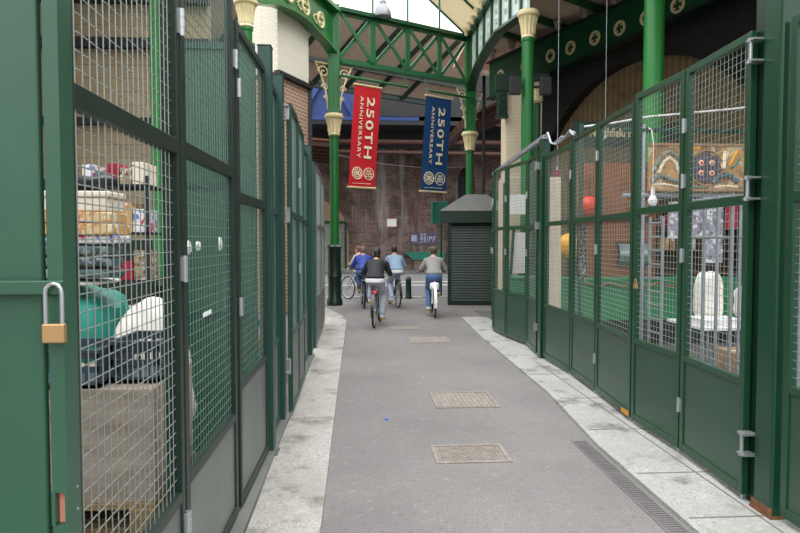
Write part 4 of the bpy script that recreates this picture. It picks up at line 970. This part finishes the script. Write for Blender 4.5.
# yellow ball and red dome on a rail
t = thing('hanging_rail', 'maroon post and steel rail carrying the yellow globe', 'rail', (3.4, 9.45, zf))
MB().box(2.93, 3.01, 9.42, 9.50, zf, 2.75).build('rail_post', M_['crimson'], t)
MB().cyl((2.95, 9.42, 2.70), (3.60, 10.76, 2.70), .02, n=10).build('rail', M_['galv'], t)
for lab, x, yy, z, r, mat in (('big yellow globe hanging behind the black printed notice', 3.50, 10.43, 1.60, .21, 'yellow'), ('orange-red globe hanging above and right of the yellow one', 3.86, 10.5, 2.28, .16, 'orange')):
    g = thing('hanging_globe', lab, 'globe', (x, yy, z - r), 0, 'hanging globes')
    MB().ball((x, yy, z), r, 28, 20).build('globe', M_[mat], g)
    MB().cyl((x, yy, z + r - .01), (x, yy, z + r + .04), .03, .02, 12).build('fitting', M_['black'], g)
    MB().cyl((x, yy, z + r + .04), (x, yy, 2.68), .006, n=6).build('cord', M_['black'], g)
    if yy > 10.45: MB().bar((x, yy - .02, 2.69), (x, 10.72, 2.69), .02, .02).build('bracket', M_['black'], g)
single(MB().box(2.642, 2.650, 7.30, 7.60, 1.22, 1.88), 'printed_notice', M_['notice'], 'tall black printed notice fixed inside a right mesh gate before the yellow globe', 'notice')
# polished tray, woven wheel
t = thing('polished_tray', 'curved dark polished metal tray hanging on the brown slatted partition', 'tray', (4.70, 10.5, 1.25))
n = 12; la_ = [(4.43, 10.68 - .10 * math.sin(math.pi * i / n), 1.27 + .38 * i / n) for i in range(n + 1)]; lb_ = [(x + .54, y, z) for x, y, z in la_]
MB().strip(la_, lb_, (0, .012, 0)).build('tray_plate', M_['mirror'], t)
for x in (4.425, 4.975): MB().tube([(x, y - .004, z) for _, y, z in la_], .014, 6).build('tray_edge', M_['black'], t)
MB().cyl((4.41, 10.68, 1.27), (4.99, 10.68, 1.27), .016, n=8).build('tray_edge', M_['black'], t); MB().cyl((4.41, 10.68, 1.65), (4.99, 10.68, 1.65), .016, n=8).build('tray_edge', M_['black'], t)
t = thing('straw_wheel', 'round woven straw wheel on the brown partition above the polished tray', 'decoration', (4.84, 10.66, 2.1))
w_ = MB().torus((4.84, 10.67, 2.30), .20, .03, (0, 1, 0), 28, 8); w_.build('rim', M_['basket'], t)
for k in range(5):
    g = math.pi * k / 5; MB().cyl((4.84 - .19 * math.cos(g), 10.67, 2.3 - .19 * math.sin(g)), (4.84 + .19 * math.cos(g), 10.67, 2.3 + .19 * math.sin(g)), .012, n=6).build('spoke', M_['basket'], t)
MB().torus((4.84, 10.67, 2.3), .08, .025, (0, 1, 0), 18, 6).build('hub', M_['basket'], t)
# frame with painted frieze, cord, bulb
t = thing('market_stand', 'galvanised stall frame with green top rail holding the painted frieze', 'frame', (4.3, 8.1, zf))
for x in (3.68, 5.06): MB().cyl((x, 8.06, zf), (x, 8.06, 3.2), .025, n=10).build('frame_post', M_['galv'], t)
for z, m in ((3.12, 'greenL2'), (2.28, 'galv')): MB().cyl((3.4, 8.06, z), (5.3, 8.06, z), .03, n=10).build('frame_rail', M_[m], t)
t = thing('painted_frieze', 'long ochre painted board with grey medallion and pale figures', 'board', (4.36, 8.0, 2.34))
MB().box(3.72, 5.02, 7.985, 8.02, 2.335, 2.93).build('board', M_['frieze'], t)
for z in (2.33, 2.915): MB().box(3.71, 5.03, 7.965, 8.02, z, z + .03).build('moulding', M_['card'], t)
md = MB()
for k in range(8):
    g = math.pi / 4 * k; md.cyl((4.47 + .11 * math.cos(g), 7.986, 2.63 + .11 * math.sin(g)), (4.47 + .11 * math.cos(g), 7.972 - .0005 * k, 2.63 + .11 * math.sin(g)), .09, n=16)
md.cyl((4.47, 7.986, 2.63), (4.47, 7.966, 2.63), .09, n=18)
md.build('medallion', M_['plum'], t)
for sx in (-.07, .07):
    for sz in (-.065, .065):
        MB().ball((4.47 + sx, 7.968, 2.63 + sz), (.036, .012, .036), 12, 8).build('boss_rim', M_['print'], t)
        MB().ball((4.47 + sx, 7.958, 2.63 + sz), (.022, .010, .022), 10, 8).build('boss', M_['orange'], t)
MB().torus((4.47, 7.975, 2.63), .225, .012, (0, 1, 0), 30, 6).build('raised_ring', M_['card'], t)
for mt, pts, r_ in (('grey_paint', [(3.76, 2.56), (3.86, 2.76), (3.98, 2.84), (4.10, 2.76), (4.20, 2.56)], .03), ('print', [(3.84, 2.56), (3.90, 2.70), (3.98, 2.76), (4.06, 2.70), (4.12, 2.56)], .024),
                    ('grey_paint', [(3.74, 2.45), (3.86, 2.53), (4.02, 2.47), (4.18, 2.43)], .036), ('print', [(3.78, 2.41), (3.92, 2.42), (4.12, 2.385)], .016),
                    ('wrap', [(4.56, 2.43), (4.64, 2.52), (4.76, 2.55), (4.90, 2.46)], .045), ('print', [(4.58, 2.385), (4.74, 2.40), (4.90, 2.39)], .016),
                    ('print', [(4.70, 2.62), (4.71, 2.74), (4.74, 2.84)], .035), ('yellow', [(4.78, 2.66), (4.84, 2.76), (4.88, 2.86)], .022), ('teal', [(4.80, 2.62), (4.88, 2.68), (4.92, 2.76)], .014),
                    ('yellow', [(4.22, 2.84), (4.28, 2.88), (4.38, 2.89)], .016), ('grey_paint', [(4.22, 2.40), (4.34, 2.385), (4.5, 2.385)], .02)):
    MB().tube([(x, 7.985, z) for x, z in pts], r_, 7).build('raised_figure', M_[mt], t)
single(MB().tube([(2.9, 8.2, 3.18), (3.3, 8.1, 3.22), (3.7, 7.98, 3.28), (4.2, 7.98, 3.33), (4.7, 7.98, 3.38), (5.2, 7.98, 3.44)], .013, 7), 'white_rope', M_['white'], 'white rope running above the painted frieze', 'rope')
single(MB().cyl((2.9, 8.2, zf), (2.9, 8.2, 3.22), .03, n=10), 'tent_pole', M_['greenL2'], 'slim green pole holding the left end of the white rope', 'pole')
single(MB().cyl((5.2, 7.98, zf), (5.2, 7.98, 3.48), .03, n=10), 'tent_pole', M_['greenL2'], 'slim green pole holding the right end of the white rope', 'pole')
t = thing('light_bulb', 'bare white light bulb hanging left of the painted frieze', 'bulb', (3.72, 7.9, 2.14))
MB().lathe([(.0, 2.13), (.04, 2.14), (.058, 2.18), (.055, 2.22), (.03, 2.27), (.022, 2.29)], (3.73, 7.9, 0), 18).build('glass', M_['white'], t)
MB().cyl((3.73, 7.9, 2.29), (3.73, 7.9, 2.37), .022, n=12).build('lamp_holder', M_['white'], t)
MB().tube([(3.73, 7.9, 2.37), (3.73, 7.9, 2.9), (3.73, 7.96, 3.11), (3.73, 8.04, 3.145)], .006, 6).build('flex', M_['white'], t)
# roll cages near the gates
def cage(label, y0, y1, top, nb, ladder, x=2.80, dx=.55):
    t = thing('roll_cage', label, 'roll cage', (x + dx / 2, (y0 + y1) / 2, zf), 0, 'galvanised roll cages')
    MB().box(x, x + dx, y0, y1, .16, .19).build('base', M_['galv'], t)
    for xx in (x + .06, x + dx - .06):
        for yy in (y0 + .06, y1 - .06): MB().cyl((xx - .015, yy, zf + .055), (xx + .015, yy, zf + .055), .055, n=16).cyl((xx, yy, zf + .06), (xx, yy, .16), .012, n=8).build('castor', M_['black'], t)
    for xx in ((x, x + dx) if not ladder else (x,)):
        for i in range(nb):
            yy = y0 + (y1 - y0) * i / (nb - 1); MB().cyl((xx, yy, .17), (xx, yy, top), .014, n=8).build('upright_tube', M_['galv'], t)
        for z in ([.62, 1.72, top - .02] if not ladder else [.3 + .13 * k for k in range(13)]): MB().cyl((xx, y0, z), (xx, y1, z), .011, n=8).build('cross_tube', M_['galv'], t)
cage('galvanised roll cage with tall bars beside the heavy right post', 4.62, 5.40, 2.05, 5, False)
cage('narrow galvanised cage end with ladder rungs, left of the wide roll cage', 5.72, 5.98, 1.92, 2, True, 2.80, .5)
# table with trays and bags
t = thing('folding_table', 'folding table with white top behind the roll cages', 'table', (4.0, 6.5, zf))
MB().box(3.42, 4.9, 6.1, 6.85, .79, .825).build('tabletop', M_['white'], t, bevel=.006)
for x in (3.5, 4.82):
    for y in (6.16, 6.79): MB().cyl((x, y, zf), (x, y, .79), .016, n=8).build('leg', M_['galv'], t)
def tray(label, x0, x1, y0, y1, z):
    t = thing('foam_tray', label, 'tray', ((x0 + x1) / 2, (y0 + y1) / 2, z), 0, 'white foam trays')
    MB().box(x0, x1, y0, y1, z, z + .02).build('tray_base', M_['white'], t)
    MB().box(x0, x1, y0, y0 + .02, z + .02, z + .07).box(x0, x1, y1 - .02, y1, z + .02, z + .07).box(x0, x0 + .02, y0 + .02, y1 - .02, z + .02, z + .07).box(x1 - .02, x1, y0 + .02, y1 - .02, z + .02, z + .07).build('tray_rim', M_['white'], t)
tray('white foam tray at the left end of the folding table', 3.45, 3.88, 6.14, 6.5, .826)
tray('white foam tray at the right end of the folding table', 4.42, 4.86, 6.14, 6.5, .826)
single(lump(3.66, 3.90, 6.52, 6.78, .828, 1.36, 9, 4, .02, 6, 1.0), 'white_bag', M_['sheet'], 'tall white paper bag standing on the folding table, left of two', 'bag', 'white bags on the table')
single(lump(4.10, 4.34, 6.52, 6.78, .828, 1.20, 9, 4, .02, 6, 7.0), 'white_bag', M_['sheet'], 'shorter white paper bag standing on the folding table, right of two', 'bag', 'white bags on the table')
for i, (x0, x1, y0, y1, z0, z1) in enumerate(((3.45, 4.1, 5.5, 5.95, zf, .36), (3.45, 4.05, 5.5, 5.95, .363, .66), (4.15, 4.7, 5.45, 5.95, zf, .5))):
    t = thing('cardboard_box', ('lower brown cardboard box of the pair in front of the folding table', 'upper brown cardboard box of the pair in front of the folding table', 'single brown cardboard box right of the stacked pair')[i], 'box', ((x0 + x1) / 2, (y0 + y1) / 2, z0), 0, 'brown cardboard boxes')
    MB().box(x0, x1, y0, y1, z0, z1 - .004).build('box_body', M_['card'], t, bevel=.005); MB().box(x0 + .01, x1 - .01, (y0 + y1) / 2 - .025, (y0 + y1) / 2 + .025, z1 - .004, z1 - .002).build('tape', M_['poly'], t)
# shelf with posters behind counter
t = thing('wooden_dresser', 'dark brown wooden dresser with open shelves behind the green counter', 'shelf', (5.8, 10.95, zf))
MB().box(5.22, 6.9, 11.2, 11.24, zf, 2.5).build('back_panel', M_['dkbrown'], t)
for x in (5.22, 6.0, 6.86): MB().box(x, x + .04, 10.85, 11.2, zf, 2.5).build('side_panel', M_['dkbrown'], t)
for z in (1.1, 1.5, 1.9, 2.3): MB().box(5.18, 6.86, 10.86, 11.2, z, z + .03).build('shelf', M_['timber'], t)
kk = 0
ordn = ('first', 'second', 'third', 'fourth', 'fifth', 'sixth')
for z, nm in ((1.532, 'lowest loaded'), (1.932, 'upper')):
    for i in range(6):
        x = 5.33 + .122 * i; g = thing('jar', '%s jar from the left on the %s dresser shelf' % (ordn[i], nm), 'jar', (x, 11.0, z), 0, 'jars on the dresser')
        mt = M_[('yellow', 'carton', 'mixed', 'crimson', 'wrap2', 'frost')[(i + kk) % 6]]
        MB().lathe([(.045, z), (.05, z + .02), (.05, z + .16), (.035, z + .19)], (x, 11.0, 0), 14).build('jar_body', mt, g); MB().cyl((x, 11.0, z + .19), (x, 11.0, z + .215), .038, n=14).build('lid', M_['brass'], g)
    kk += 2
for lab, x0, x1, z0, z1, m in (('wide lilac-grey poster hanging from the stall frame rail', 4.02, 4.50, 1.72, 2.20, 'lilac'), ('narrow lilac-grey poster hanging right of the wide one', 4.54, 4.76, 1.40, 2.20, 'lilac'), ('crimson cloth hanging at the right end of the stall frame rail', 4.79, 4.96, 1.85, 2.22, 'crimson')):
    t = thing('hanging_poster', lab, 'poster', ((x0 + x1) / 2, 8.06, z0))
    MB().box(x0, x1, 8.055, 8.065, z0, z1).build('sheet', M_[m], t)
    for x in (x0 + .04, x1 - .04): MB().cyl((x, 8.06, z1 - .01), (x, 8.06, 2.27), .005, n=6).build('hook', M_['steel'], t)
# boards near the zigzag gates
t = thing('pale_board', 'tall pale cream board leaning behind the lower right gates', 'board', (2.9, 9.0, zf))
MB().bar((2.83, 9.05, zf), (2.83, 9.16, 2.62), .20, .025, (0, 1, 0)).build('panel', M_['poly'], t)
t = thing('white_board_stand', 'green stand with two white boards behind the zigzag gates', 'stand', (3.0, 12.2, zf))
for x in (2.80, 3.28): MB().box(x - .02, x + .02, 12.2, 12.24, zf, 2.8).build('stand_post', M_['deep'], t)
MB().box(2.82, 3.26, 12.18, 12.2, 2.2, 2.58).build('board', M_['paper'], t); MB().box(2.95, 3.26, 12.18, 12.2, 1.05, 1.85).build('board', M_['paper'], t)
MB().bar((2.86, 12.17, zf), (2.98, 12.17, 1.9), .05, .03).build('brace', M_['deep'], t)
t = thing('green_box', 'bright green panelled box behind the zigzag gates', 'box', (3.05, 11.4, zf))
MB().box(2.80, 3.35, 11.2, 11.7, zf, 1.0).build('box_body', M_['counter'], t, bevel=.01); MB().box(2.78, 3.37, 11.18, 11.72, 1.0, 1.03).build('lid', M_['counter'], t)
# goods behind the gate at the right edge
t = thing('trestle_table', 'trestle table at the right edge behind the heavy post', 'table', (4.0, 4.6, zf))
MB().box(3.45, 4.6, 4.2, 5.0, .86, .90).build('tabletop', M_['pallet'], t)
for x in (3.52, 4.53):
    for y in (4.26, 4.94): MB().box(x - .025, x + .025, y - .025, y + .025, zf, .86).build('leg', M_['dkbrown'], t)
g = thing('bottle', 'clear bottle with blue cap on the trestle table', 'bottle', (3.62, 4.35, .90))
MB().lathe([(.035, .901), (.038, .92), (.038, 1.20), (.016, 1.28), (.014, 1.32)], (3.55, 4.35, 0), 16).build('bottle_body', M_['frost'], g); MB().lathe([(.03, 1.32), (.034, 1.33), (.034, 1.44), (.02, 1.46)], (3.55, 4.35, 0), 14).build('cap', M_['bluecap'], g)
for i, (x, y, mtn, h_) in enumerate(((3.75, 4.45, 'mixed', .3), (3.95, 4.4, 'crimson', .22), (4.15, 4.5, 'wrap2', .34))):
    single(MB().box(x, x + .16, y, y + .2, .902, .902 + h_), 'grocery_pack', M_[mtn], ('left', 'middle', 'right')[i] + ' one of three packs on the trestle table', 'pack', 'packs on the trestle table', bevel=.01)
single(MB().cyl((3.85, 5.25, zf), (3.85, 5.25, 3.6), .055, n=14), 'tent_pole', M_['lime'], 'thick bright green pole seen through the gate at the right edge', 'pole')

# ================================================================== BICYCLES AND RIDERS (local frame: rear wheel contact at origin, heading +Y)
WR = .335
def bicycle(label, loc, rz, mat, crank, extras=()):
    t = thing('bicycle', label, 'bicycle', loc, rz, 'bicycles')
    B_ = dict(world=False)
    for y in (0, 1.04):
        wl = MB().torus((0, y, WR), WR - .019, .019, (1, 0, 0), 40, 8).build('tyre', M_['tyre'], t, **B_)
        MB().torus((0, y, WR), WR - .042, .011, (1, 0, 0), 40, 6).build('rim', M_['bike_silver'], wl, **B_)
        s = MB()
        for k in range(24):
            g = 2 * math.pi * k / 24; e = .03 * (1 if k % 2 else -1)
            s.cyl((e, y + .02 * math.cos(g), WR + .02 * math.sin(g)), (0, y + (WR - .045) * math.cos(g + .12), WR + (WR - .045) * math.sin(g + .12)), .0016, n=4)
        s.build('spokes', M_['steel'], wl, **B_); MB().cyl((-.05, y, WR), (.05, y, WR), .022, n=12).build('hub', M_['steel'], wl, **B_)
    BB, ST, HT, HB = (0, .43, .285), (0, .245, .74), (0, .79, .84), (0, .845, .64)
    f = MB(); f.cyl(BB, ST, .017, n=10).cyl(ST, HT, .017, n=10).cyl(BB, HB, .02, n=10).cyl(HB, HT, .021, n=10)
    for sx in (-.055, .055): f.tube([(0, .43, .285), (sx * .8, .30, .30), (sx, .0, WR)], .011, 7).tube([(0, .245, .70), (sx * .7, .17, .58), (sx, 0, WR)], .009, 7)
    f.build('frame', mat, t, **B_)
    k = MB()
    for sx in (-.05, .05): k.tube([(sx * .6, .855, .63), (sx, .90, .52), (sx, 1.04, WR)], .012, 7)
    k.cyl((-.05, .853, .635), (.05, .853, .635), .016, n=8); k.build('fork', mat, t, **B_)
    MB().cyl(HT, (0, .765, .95), .014, n=8).tube([(-.29, .66, .985), (-.20, .72, .985), (-.08, .775, .96), (.08, .775, .96), (.20, .72, .985), (.29, .66, .985)], .012, 8).build('handlebar', M_['bike_silver'], t, **B_)
    for sx in (-1, 1): MB().cyl((sx * .205, .717, .985), (sx * .30, .653, .985), .017, n=10).build('grip', M_['black'], t, **B_)
    MB().cyl(ST, (0, .225, .815), .013, n=8).build('seat_post', M_['bike_silver'], t, **B_)
    MB().loft([((0, .09, .835), (.07, 0, 0), (0, 0, .022)), ((0, .15, .84), (.075, 0, 0), (0, 0, .026)), ((0, .24, .84), (.04, 0, 0), (0, 0, .022)), ((0, .34, .838), (.02, 0, 0), (0, 0, .016))], 14).build('saddle', M_['black'], t, **B_)
    c, s_ = math.cos(crank), math.sin(crank)
    cr = MB().torus((.045, .43, .285), .085, .006, (1, 0, 0), 28, 5).cyl((-.075, .43, .285), (.075, .43, .285), .018, n=10)
    for sx, d in ((.07, 1), (-.07, -1)): cr.bar((sx, .43, .285), (sx, .43 + .165 * c * d, .285 + .165 * s_ * d), .012, .022, (1, 0, 0))
    for k in range(5):
        g = 2 * math.pi * k / 5; cr.bar((.045, .43, .285), (.045, .43 + .083 * math.cos(g), .285 + .083 * math.sin(g)), .006, .012, (1, 0, 0))
    cr.build('crankset', M_['bike_silver'], t, **B_)
    for sx, d in ((1, 1), (-1, -1)):
        y, z = .43 + .165 * c * d, .285 + .165 * s_ * d
        p = MB().box(min(sx * .07, sx * .17), max(sx * .07, sx * .17), y - .04, y + .04, z - .012, z + .012).build('pedal', M_['black'], t, **B_)
        MB().box(min(sx * .085, sx * .16), max(sx * .085, sx * .16), y - .048, y - .040, z - .02, z + .014).build('pedal_reflector', M_['reflect'], p, **B_)
    MB().tube([(.045, .43, .37), (.045, .2, .385), (.045, 0, .375), (.045, -.03, .345), (.045, 0, .30), (.045, .2, .245), (.045, .43, .20)], .005, 5).build('chain', M_['dark'], t, **B_)
    mg = [(0, -(WR + .025) * math.sin(a_), WR + (WR + .025) * math.cos(a_)) for a_ in [R(x) for x in range(-40, 116, 12)]]
    if 'guard' in extras or 'white_guard' in extras:
        MB().strip([(p[0] - .03, p[1], p[2]) for p in mg], [(p[0] + .03, p[1], p[2]) for p in mg], (0, 0, .004)).build('mudguard', M_['white'] if 'white_guard' in extras else mat, t, **B_)
    if 'light' in extras:
        l = MB().box(-.03, .03, .10, .17, .67, .69).box(-.035, .035, .075, .10, .65, .72).build('rear_light_mount', M_['black'], t, **B_)
        MB().ball((0, .072, .685), (.035, .016, .03), 12, 8).build('rear_light', M_['taillight'], l, **B_)
    if 'bag' in extras:
        sb_ = lump(-.10, .10, -.04, .17, .60, .78, 8, 3.5, .012, 8, 1.0, False); sb_.build('saddlebag', M_['white'], t, **B_)
    if 'rack' in extras:
        MB().box(-.06, .06, -.18, .2, .70, .715).bar((-.06, -.1, .70), (-.055, 0, WR), .01, .01).bar((.06, -.1, .70), (.055, 0, WR), .01, .01).build('carrier', M_['steel'], t, **B_)
    return t

def ik(h, a, l1, l2):
    "knee in front of the hip-ankle line"
    h, a = Vector(h), Vector(a); d = a - h; L = min(d.length, l1 + l2 - .005); u = d.normalized()
    x = (l1 * l1 - l2 * l2 + L * L) / (2 * L); y = math.sqrt(max(0, l1 * l1 - x * x)); f = Vector((0, 1, 0)); f = (f - u * f.dot(u)).normalized()
    return h + u * x + f * y
def person(label, loc, rz, crank, jk, tr, hair, shoe, lean=0.0, turn=0.0, hem=None, cap=False, hairlong=False, scale=1.0, lower=0.0):
    t = thing('person', label, 'person', loc, rz, 'cyclists'); B_ = dict(world=False)
    Z = -lower
    # spine
    sp = [Vector((0, .16, .86)), Vector((0, .175, .95)), Vector((0, .245 + lean * .3, 1.05)), Vector((0, .35 + lean * .7, 1.17)), Vector((0, .415 + lean, 1.265)), Vector((0, .45 + lean, 1.32 - lean * .3))]
    ru = [.14, .165, .135, .16, .14, .06]; rv = [.10, .115, .10, .115, .085, .058]
    def torso(m, grow, lo=0, hi=5, n=18):
        rings = []
        for i in range(lo, hi + 1):
            tg = (sp[min(i + 1, 5)] - sp[max(i - 1, 0)]).normalized(); v = Vector((1, 0, 0)).cross(tg)
            rings.append((sp[i], Vector((ru[i] + grow, 0, 0)), v * (rv[i] + grow)))
        m.loft(rings, n)
    sh = [Vector((s * .155, sp[4].y + .0, sp[4].z - .03)) for s in (-1, 1)]
    el = [Vector((s * .262, sp[4].y + .05, 1.05)) for s in (-1, 1)]
    wr = [Vector((s * .262, .625, 1.015)) for s in (-1, 1)]
    hip = [Vector((s * .085, .18, .90)) for s in (-1, 1)]
    c, s_ = math.cos(crank), math.sin(crank); ank = []; toe = []; heel = []
    for s in (-1, 1):
        y, z = .43 + .165 * c * s, .285 + .165 * s_ * s; ank.append(Vector((s * .115, y - .09, z + .105))); toe.append(Vector((s * .125, y + .10, z + .045))); heel.append(Vector((s * .115, y - .13, z + .05)))
    knee = [ik(hip[i], ank[i], .43, .43) for i in (0, 1)]
    for i, s in ((0, -1), (1, 1)): knee[i].x += s * .02
    hc = sp[5] + Vector((0, .055, .115)); ft = Matrix.Rotation(turn, 3, 'Z')
    def H(x, y, z): return hc + ft @ Vector((x, y, z))
    b = MB(); torso(b, -.015)
    b.limb([sp[4] + Vector((0, 0, .02)), sp[5], hc - Vector((0, .01, .04))], [.07, .056, .055])
    b.ball(hc, (.073, .09, .112), 22, 16); b.ball(H(0, .025, -.06), (.055, .062, .055), 16, 12)
    b.limb([H(0, .088, .005), H(0, .108, -.022)], [.010, .016])                     # nose
    b.limb([H(-.02, .085, -.056), H(.02, .085, -.056)], [.008, .008])               # lips
    for s in (-1, 1): b.ball(H(s * .077, -.005, -.01), (.012, .022, .033), 10, 8)      # ears
    for i, s in ((0, -1), (1, 1)):
        b.limb([sp[4], sh[i], el[i], wr[i]], [.07, .052, .040, .028])
        g0 = Vector((s * .252, .663, 1.008))
        b.limb([wr[i], g0], [.027, .03]); b.ball(g0, (.042, .036, .017), 14, 10)
        bd = Vector((.095, -.064, 0)).normalized() if s > 0 else Vector((-.095, -.064, 0)).normalized()
        fw = Vector((bd.y, -bd.x, 0)); fw = fw if fw.y > 0 else -fw
        for k in range(4):
            o = g0 + bd * (.030 - .021 * k) ; ln = (.9, 1.0, 1.05, .95)[k]
            b.limb([o, o + fw * .034 * ln + Vector((0, 0, .008)), o + fw * .058 * ln - Vector((0, 0, .014)), o + fw * .045 * ln - Vector((0, 0, .046))], [.010, .010, .009, .008])
        o = g0 - bd * .036
        b.limb([o, o + fw * .012 - Vector((0, 0, .022)) - bd * .010, o + fw * .034 - Vector((0, 0, .046)) - bd * .004], [.012, .011, .009])
        b.limb([hip[i], knee[i], ank[i]], [.078, .050, .036]); b.limb([heel[i] + Vector((0, .02, .012)), toe[i]], [.028, .024]); b.limb([ank[i], heel[i] + Vector((0, .02, .02))], [.034, .028])
    b.build('body', M_['skin'], t, voxel=.0075, relax=3, smooth=80, **B_)
    for s in (-1, 1): MB().ball(H(s * .030, .080, .004), (.013, .010, .009), 10, 8).build('eye', M_['eye'], t, **B_)
    # hair: cap of the skull open at the face
    hm = MB(); hm.ball(H(0, -.012, .018), (.083, .094, .108), 22, 16)
    hm.v = [v if (ft.inverted() @ (v - hc)).y < .055 or (ft.inverted() @ (v - hc)).z > .06 else H((ft.inverted() @ (v - hc)).x * .7, .045, (ft.inverted() @ (v - hc)).z) for v in hm.v]
    if hairlong: hm.ball(H(0, -.06, -.055), (.066, .045, .075), 16, 12)
    hm.rough(.006, 22, label.__len__()); hm.build('hair', M_[hair], t, voxel=.012, relax=2, smooth=80, **B_)
    if cap:
        MB().ball(H(0, -.005, .05), (.092, .104, .075), 20, 14).loft([(H(0, .06, .055), ft @ Vector((.07, 0, 0)), Vector((0, 0, .012))), (H(0, .15, .04), ft @ Vector((.055, 0, 0)), Vector((0, 0, .006)))], 14).build('cap', M_['cap'], t, voxel=.011, relax=2, smooth=80, **B_)
    j = MB(); torso(j, .022, 1, 4); j.loft([(sp[4], Vector((.155, 0, 0)), Vector((0, .05, .10))), (sp[4] + (sp[5] - sp[4]) * .75, Vector((.078, 0, 0)), Vector((0, .04, .066)))], 16)
    j.ball(sp[1] + Vector((0, .0, .03)), (.185, .135, .07), 18, 12)
    for i in (0, 1): j.limb([sp[4] + (sh[i] - sp[4]) * .6, sh[i], el[i], wr[i] - (wr[i] - el[i]) * .08], [.075, .072, .058, .045])
    j.rough(.010, 9, 3.0 + len(label)); j.build('jacket', M_[jk], t, voxel=.012, relax=4, smooth=80, **B_)
    if hem:
        MB().loft([(sp[1] + Vector((0, -.012, -.07)), Vector((.186, 0, 0)), Vector((0, .142, 0))), (sp[1] + Vector((0, -.006, -.04)), Vector((.196, 0, 0)), Vector((0, .150, 0))), (sp[1] + Vector((0, .0, .0)), Vector((.194, 0, 0)), Vector((0, .145, 0)))], 24).rough(.006, 14).build('shirt_hem', M_[hem], t, **B_)['label'] = 'pale shirt hem showing below the jacket'
    q = MB(); q.ball(sp[0] + Vector((0, .01, .045)), (.172, .135, .105), 20, 14)
    for i in (0, 1): q.limb([hip[i] + Vector((0, .0, -.0)), knee[i], ank[i] + Vector((0, 0, .03))], [.103, .072, .058])
    q.rough(.008, 10, 1.0 + len(label)); q.build('trousers', M_[tr], t, voxel=.012, relax=4, smooth=80, **B_)
    for i in (0, 1):
        k = MB().limb([heel[i] + Vector((0, .012, .005)), heel[i] + (toe[i] - heel[i]) * .6, toe[i] + Vector((0, .01, -.004))], [.040, .042, .034]); k.limb([heel[i] + Vector((0, .03, .02)), ank[i] - Vector((0, 0, .02))], [.04, .042])
        zmin = min(heel[i].z, toe[i].z) - .034
        k.build('shoe', M_[shoe], t, voxel=.010, relax=2, smooth=80, **B_)
    return t
def rider(blabel, plabel, x, y, hx, hy, mat, crank, extras, **k):
    rz = math.atan2(-hx, hy)
    bicycle(blabel, (x, y, 0), rz, mat, crank, extras)
    person(plabel, (x, y, 0), rz, crank, **k)
rider('black bicycle with red rear light under the rider nearest the camera', 'person in black jacket and pale grey trousers, white shirt hem showing, riding nearest the camera', .27, 12.2, .13, 1, M_['bike_black'], R(-82), ('light', 'guard'),
      jk='jk_black', tr='tr_grey', hair='hair_black', shoe='shoe', lean=.03, hem='white', hairlong=True, turn=R(8))
rider('white bicycle with white saddlebag under the rider in grey jacket', 'person in grey jacket, blue jeans and olive cap riding on the right, nearest the kiosk', 1.62, 13.7, .05, 1, M_['bike_white'], R(80), ('white_guard', 'bag', 'light'),
      jk='jk_grey', tr='tr_jean', hair='hair_brown', shoe='shoe', cap=True, lean=0)
rider('bicycle with dark frame under the rider in pale denim jacket', 'person in pale denim jacket and light trousers riding in the middle near the bollard', .95, 15.8, -.16, 1, M_['bike_black'], R(60), ('guard',),
      jk='jk_denim', tr='tr_light', hair='hair_black', shoe='shoe', hem='white', lean=0)
rider('dark green bicycle under the rider in royal blue jacket', 'person in royal blue jacket and jeans riding behind the left shoulder of the black-jacketed cyclist', .10, 15.7, -.05, 1, M_['bike_green'], R(-100), ('rack',),
      jk='jk_blue', tr='tr_jean', hair='hair_fair', shoe='shoe_d', lean=.04)
rider('silver bicycle turning left with its front wheel seen from the side', 'auburn-haired person in beige jacket turning left, mostly hidden by the royal blue jacket', .30, 17.35, -.62, .78, M_['bike_silver'], R(20), (),
      jk='jk_beige', tr='tr_dark', hair='hair_red', shoe='shoe_d', lean=.05)
